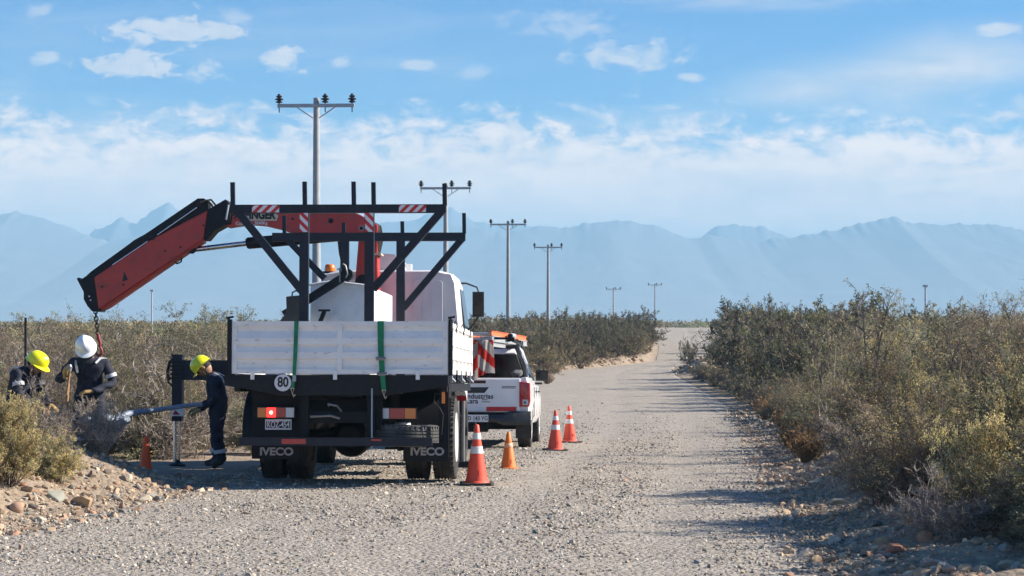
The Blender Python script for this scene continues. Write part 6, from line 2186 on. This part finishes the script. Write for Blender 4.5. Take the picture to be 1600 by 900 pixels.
def person(label, loc, rz, J, edges, head_c, head_rot, hands, helmet, feet, stripes, group='workers in navy coveralls'):
    """J: joint name -> (x, y, z, radius); faces local -y"""
    root = empty('person', loc, (0, 0, rz))
    root.scale = (1.1, 1.1, 1.0)
    tag(root, label, 'person', group)
    names = list(J)
    me = bpy.data.meshes.new('person_body')
    me.from_pydata([J[k][:3] for k in names], [(names.index(a), names.index(b_)) for a, b_ in edges], [])
    o = bpy.data.objects.new('person_body', me); COL.objects.link(o)
    o.modifiers.new('skin', 'SKIN').use_smooth_shade = True
    sv = me.skin_vertices[0].data
    for i, k in enumerate(names):
        r_ = J[k][3]
        sv[i].radius = r_ if isinstance(r_, tuple) else (r_, r_)
        sv[i].use_root = (k == 'pelvis')
    ss = o.modifiers.new('sub', 'SUBSURF'); ss.levels = 2; ss.render_levels = 2
    dg = bpy.context.evaluated_depsgraph_get()
    m2 = bpy.data.meshes.new_from_object(o.evaluated_get(dg))
    bpy.data.objects.remove(o)
    bm = BM(); bm.from_mesh(m2)
    for v in bm.verts:   # cloth folds
        c = v.co
        k = .006 * math.sin(c.z * 42 + c.x * 17) + .004 * math.sin(c.z * 71 + c.y * 31)
        v.co = c + v.normal * k
    fz = max(J['foot_l'][2], J['foot_r'][2]) + .08
    for f in bm.faces:
        c = f.calc_center_median(); f.smooth = True
        f.material_index = 3 if c.z < fz else 0
        if (c - Vector(J['neck'][:3])).length < J['neck'][3] * 1.25 and c.z > J['neck'][2] - .0: f.material_index = 1
    ico_head(bm, Vector(head_c), head_rot)
    for h_ in hands: hand(bm, **h_)
    bm.normal_update()
    me = bpy.data.meshes.new('body'); bm.to_mesh(me); bm.free()
    body = link_mesh('body', me, [MT['navy'], MT['skin'], MT['glove'], MT['boot'], MT['hair']], root)
    # hair at the nape
    hm_ = Matrix.Translation(head_c) @ head_rot.to_4x4()
    cr = BM(); bmesh.ops.create_uvsphere(cr, u_segments=20, v_segments=14, radius=1)
    for v in cr.verts:
        x, y, z = v.co
        yy = max(y, -.15)
        v.co = hm_ @ Vector((x * .080, yy * .103 + .006, max(z, -.45) * .115 + .012))
    obj('hair', cr, MT['hair'], root, smooth=60)
    # helmet: dome, ridge, brim with a peak over the face
    cr = BM()
    lathe(cr, [(.112, .0), (.1125, .03), (.104, .072), (.083, .108), (.05, .130), (.02, .137), (0, .138)], 36, None, squash=(1.0, 1.20, 1.0))
    for v in cr.verts:
        if abs(v.co.x) < .030 and v.co.z > .05: v.co.z += .008 * (1 - abs(v.co.x) / .030); 
    dm_ = [v for v in cr.verts]
    prev = None; ringi, ringo = [], []
    for k in range(40):
        a = 2 * PI * k / 40
        fwd = max(0, -math.sin(a))
        ri = .110
        ro = .122 + .036 * fwd ** 1.6
        ringi.append(((ri * math.cos(a)), ri * 1.2 * math.sin(a), .004))
        ringo.append((ro * math.cos(a) , ro * 1.2 * math.sin(a), -.004 - .012 * fwd))
    vi = [cr.verts.new(p) for p in ringi]; vo_ = [cr.verts.new(p) for p in ringo]
    vi2 = [cr.verts.new((p[0], p[1], p[2] - .006)) for p in ringi]; vo2 = [cr.verts.new((p[0], p[1], p[2] - .005)) for p in ringo]
    for k in range(40):
        k2 = (k + 1) % 40
        cr.faces.new((vi[k], vi[k2], vo_[k2], vo_[k])); cr.faces.new((vi2[k], vo2[k], vo2[k2], vi2[k2]))
        cr.faces.new((vo_[k], vo_[k2], vo2[k2], vo2[k])); cr.faces.new((vi[k], vi2[k], vi2[k2], vi[k2]))
    bmesh.ops.recalc_face_normals(cr, faces=cr.faces[:])
    hx = hm_ @ Matrix.Translation((0, .006, .028)) @ Matrix.Rotation(R(helmet[1]), 4, 'X')
    for v in cr.verts: v.co = hx @ v.co
    hl = obj('helmet', cr, MT[helmet[0]], root, smooth=50)
    cr = BM(); tube(cr, [hm_ @ Vector((-.082, -.02, .03)), hm_ @ Vector((-.070, -.045, -.07)), hm_ @ Vector((0, -.06, -.128)), hm_ @ Vector((.070, -.045, -.07)), hm_ @ Vector((.082, -.02, .03))], .005, 6); obj('chin_strap', cr, MT['boot'], hl)
    for s_ in stripes:
        cr = BM()
        if s_[0] == 'ring':
            _, c, ax, r1, r2, w_ = s_
            m = Matrix.Translation(c) @ Vector(ax).to_track_quat('Z', 'Y').to_matrix().to_4x4()
            lathe(cr, [(1, -w_ / 2), (1.02, -w_ / 2), (1.02, w_ / 2), (1, w_ / 2)], 24, None)
            for v in cr.verts: v.co = m @ Vector((v.co.x * r1, v.co.y * r2, v.co.z))
        else:
            _, pts_, w_ = s_
            pv_ = None
            rows = []
            for i, p in enumerate(pts_):
                p = Vector(p); nx = Vector(s_[2 + 0]) if False else None
                rows.append(p)
            for i in range(len(rows) - 1):
                beam(cr, rows[i], rows[i + 1], w_, .012)
        obj('reflective_strip', cr, MT['reflect'], root, smooth=50)
    return root

E_STD = [('pelvis', 'waist'), ('waist', 'chest'), ('chest', 'neck'), ('chest', 'sh_l'), ('sh_l', 'el_l'), ('el_l', 'wr_l'), ('chest', 'sh_r'), ('sh_r', 'el_r'), ('el_r', 'wr_r'),
         ('pelvis', 'hip_l'), ('hip_l', 'kn_l'), ('kn_l', 'an_l'), ('an_l', 'foot_l'), ('pelvis', 'hip_r'), ('hip_r', 'kn_r'), ('kn_r', 'an_r'), ('an_r', 'foot_r')]
def gp_at(px, Y):
    x = (px - 800) / FPX * Y
    return (x, Y, gzf(x, Y))
# worker beside the truck, side on, head bowed, holding the pole (local -y = picture left)
Y3 = 25.35
base = gp_at(338, Y3); base = (base[0], Y3, base[2] - .01)
J3 = dict(pelvis=(0, .03, .86, (.145, .135)), waist=(0, .010, 1.0, (.135, .125)), chest=(0, .0, 1.17, (.160, .145)), neck=(0, -.085, 1.295, .070),
          sh_l=(-.165, -.03, 1.215, .070), el_l=(-.20, -.06, .96, .052), wr_l=(-.10, -.245, .80, .036), sh_r=(.165, -.02, 1.215, .070), el_r=(.20, .035, .96, .052), wr_r=(.13, -.17, .79, .036),
          hip_l=(-.085, .02, .80, .108), kn_l=(-.095, -.015, .45, .082), an_l=(-.10, -.01, .11, .062), foot_l=(-.11, -.16, .045, .048),
          hip_r=(.085, .02, .80, .108), kn_r=(.095, .02, .45, .082), an_r=(.10, .09, .11, .062), foot_r=(.11, -.05, .045, .048))
hr3 = Matrix.Rotation(R(50), 3, 'X')
hc3 = (0, -.155, 1.355)
person('worker in navy coverall and yellow helmet bending his head beside the truck', base, R(-90), J3, E_STD, hc3, hr3,
       [dict(wrist=(-.10, -.255, .80), direction=(.25, -.8, -.35), palm_n=(.2, .1, -1), curl=.75, side=-1),
        dict(wrist=(.13, -.18, .79), direction=(-.2, -.85, -.3), palm_n=(-.2, .1, -1), curl=.75, side=1)],
       ('helm_y', 0), None,
       [('ring', (-.0985, -.012, .245), (0, 0, 1), .080, .082, .05), ('ring', (.0985, .063, .245), (0, -.2, 1), .080, .082, .05),
        ('line', [(-.12, .135, 1.10), (-.14, .09, 1.235), (-.145, .0, 1.285), (-.14, -.06, 1.26)], .028), ('line', [(.12, .135, 1.10), (.14, .09, 1.235), (.145, .0, 1.285), (.14, -.06, 1.26)], .028)])
# worker with the white helmet, facing the camera, head bowed
Y2 = 24.0
x2 = (139 - 800) / FPX * Y2
b2 = (x2, Y2, CAM_H + (500 - 524) / FPX * Y2 - 1.60)
J2 = dict(pelvis=(.01, .04, .90, (.140, .115)), waist=(.01, .03, 1.02, (.135, .11)), chest=(0, -.01, 1.165, (.155, .120)), neck=(-.01, -.06, 1.32, .062),
          sh_l=(.185, .0, 1.245, .075), el_l=(.285, -.02, .99, .058), wr_l=(.06, -.24, .90, .042), sh_r=(-.185, .0, 1.25, .075), el_r=(-.335, -.08, 1.02, .058), wr_r=(-.235, -.27, 1.085, .042),
          hip_l=(.10, .03, .83, .10), kn_l=(.13, -.03, .46, .075), an_l=(.14, .02, .11, .058), foot_l=(.15, -.13, .05, .048),
          hip_r=(-.09, .03, .83, .10), kn_r=(-.12, -.03, .46, .075), an_r=(-.13, .02, .11, .058), foot_r=(-.14, -.13, .05, .048))
person('worker in navy coverall and white helmet looking down at the tool in his hands', b2, R(6), J2, E_STD, (-.015, -.125, 1.435), Matrix.Rotation(R(-10), 3, 'Y') @ Matrix.Rotation(R(42), 3, 'X'),
       [dict(wrist=(-.235, -.275, 1.085), direction=(.1, -.3, .8), palm_n=(.6, .5, .0), curl=1.0, side=1),
        dict(wrist=(.05, -.245, .90), direction=(-.9, -.3, -.1), palm_n=(0, .2, -1), curl=.9, side=-1)],
       ('helm_w', 0), None,
       [('line', [(-.115, -.125, 1.13), (-.135, -.105, 1.24), (-.14, -.04, 1.315)], .026), ('line', [(.09, -.125, 1.25), (.14, -.06, 1.315), (.20, .01, 1.30)], .026),
        ('ring', (.245, -.015, 1.09), (.35, 0, -1), .068, .072, .045), ('ring', (.135, -.005, .30), (0, -.1, 1), .076, .08, .05), ('ring', (-.125, -.005, .30), (0, -.1, 1), .076, .08, .05)])
# small round crest on the chest
# post driver / hammer in his right hand
def loc2(p):
    return Matrix.Translation(b2) @ Matrix.Rotation(R(6), 4, 'Z') @ Vector(p)
tool = empty('hand_tool', loc2((-.20, -.33, 1.12))); tag(tool, 'short steel-headed hammer held up in the white-helmeted worker\'s gloved hand', 'hammer')
cr = BM(); tube(cr, [(0, 0, -.26), (0, 0, .0), (0, 0, .04)], [.013, .014, .013], 10); obj('handle', cr, MT['wood'], tool, smooth=50).rotation_euler = (0, R(8), 0)
cr = BM(); tube(cr, [(-.005, 0, .03), (.0, 0, .10), (.0, 0, .12)], [.030, .032, .022], 14); tube(cr, [(0, .05, .08), (0, -.06, .08)], .027, 12); obj('hammer_head', cr, MT['steel'], tool, smooth=50, bevel=.004)
stk = BM(); a, b__ = at(107, 598, 23.75), at(100, 690, 23.75); tube(stk, [a, b__], [.018, .022], 8); o_ = obj('wooden_stake', stk, MT['wood'], None, smooth=50)
tag(o_, 'thin brown wooden stake in front of the white-helmeted worker', 'stake')
# worker at the far left, bent forward, facing right
Y1 = 23.6
x1 = (34 - 800) / FPX * Y1
b1 = (x1, Y1, CAM_H + (500 - 547) / FPX * Y1 - 1.435)
J1 = dict(pelvis=(0, .06, .80, (.135, .12)), waist=(0, .03, .94, (.13, .11)), chest=(0, -.03, 1.10, (.155, .125)), neck=(0, -.115, 1.215, .060),
          sh_l=(.18, -.05, 1.15, .072), el_l=(.225, -.12, .89, .055), wr_l=(.12, -.30, .74, .04), sh_r=(-.18, -.05, 1.15, .072), el_r=(-.225, -.10, .89, .055), wr_r=(-.10, -.28, .72, .04),
          hip_l=(.09, .05, .75, .10), kn_l=(.11, -.06, .42, .072), an_l=(.11, .03, .11, .056), foot_l=(.12, -.11, .045, .047),
          hip_r=(-.09, .05, .75, .10), kn_r=(-.11, -.02, .42, .072), an_r=(-.11, .10, .11, .056), foot_r=(-.12, -.05, .045, .047))
person('worker in navy coverall and yellow helmet at the left edge stooping behind the straw bush', b1, R(72), J1, E_STD, (0, -.185, 1.26), Matrix.Rotation(R(34), 3, 'X'),
       [dict(wrist=(.12, -.31, .74), direction=(-.3, -.8, -.4), palm_n=(-.3, .2, -1), curl=.9, side=-1),
        dict(wrist=(-.10, -.29, .72), direction=(.3, -.8, -.4), palm_n=(.3, .2, -1), curl=.9, side=1)],
       ('helm_y', 0), None,
       [('line', [(.12, .09, 1.15), (.13, .02, 1.225), (.14, -.06, 1.225)], .028), ('line', [(-.12, .09, 1.15), (-.13, .02, 1.225), (-.14, -.06, 1.225)], .028), ('ring', (.205, -.085, 1.02), (.15, -.25, -1), .066, .07, .045), ('ring', (-.205, -.085, 1.02), (-.15, -.25, -1), .066, .07, .045)])

# ============================================================ labels: say which shrub is which
def relabel():
    import collections
    marks = [(20.0, 'level with the nearest cone'), (23.5, 'level with the truck bed'), (28.0, 'level with the truck cab'), (34.0, 'level with the pickup'),
             (42, 'just beyond the pickup'), (55, 'well beyond the pickup'), (76, 'level with the tallest pole'), (105, 'level with the second power pole'),
             (128, 'near the bend'), (150, 'level with the third power pole'), (190, 'level with the fourth power pole'), (1e9, 'on the far hill')]
    todo = [o for o in bpy.data.objects if o.parent is None and o.get('group') in (LR, LL, LH)]
    for o in todo:
        x, y = o.location.x, o.location.y
        side = 'right' if o['group'] == LR else 'left'
        d = x - R_at(y) if side == 'right' else L_at(y) - x
        H = o.scale.z * {m[0]: m[4] for m in PROTO.values()}.get(o.name.split('.')[0], 1.5)
        size = 'low' if H < 1.15 else 'medium' if H < 1.7 else 'tall' if H < 2.4 else 'very tall'
        base = o['label']
        if 'in the scrub' in base or 'out on' in base or 'in the belt' in base or 'farther along' in base:
            kind = base.split(' in the ')[0].split(' out on')[0].split(' farther')[0]
            where = marks[[i for i, m in enumerate(marks) if y < m[0]][0]][1]
            row = 'at the road edge' if d < .02 * y + 1.9 else 'behind the front row' if d < .05 * y + 3.2 else 'deep in the scrub'
            if o['group'] == LL: row = 'behind workers' if 800 + x / y * FPX < 360 else 'behind truck'
            o['label'] = f"{size} {kind} {row} {side}, {where}".replace('very tall', 'towering').replace('behind the front row', 'second row').replace('at the road edge', 'at road edge').replace('deep in the scrub', 'deep in scrub').replace('level with the', 'near the').replace('just beyond the', 'past the').replace('well beyond the', 'far past the').replace('reddish brown bare', 'bare reddish').replace('olive green leafy', 'olive leafy')
    cnt = collections.defaultdict(list)
    for o in todo: cnt[o['label']].append(o)
    ords = ['second', 'third', 'fourth', 'fifth', 'sixth', 'seventh', 'eighth', 'ninth', 'tenth']
    for lb, os_ in cnt.items():
        if len(os_) < 2: continue
        os_.sort(key=lambda q: q.location.x / q.location.y)
        for i, q in enumerate(os_):
            if len(os_) > 2 and 0 < i < len(os_) - 1:
                suf = (ords[i - 1] + ' from left') if i <= len(ords) else ''
            else: suf = 'leftmost' if i == 0 else 'rightmost'
            l2 = lb + (', ' + suf if suf else '')
            q['label'] = l2
    for q in todo:
        w_ = q['label'].split()
        if len(w_) > 16: q['label'] = q['label'].replace('behind the front row', 'second row')
relabel()
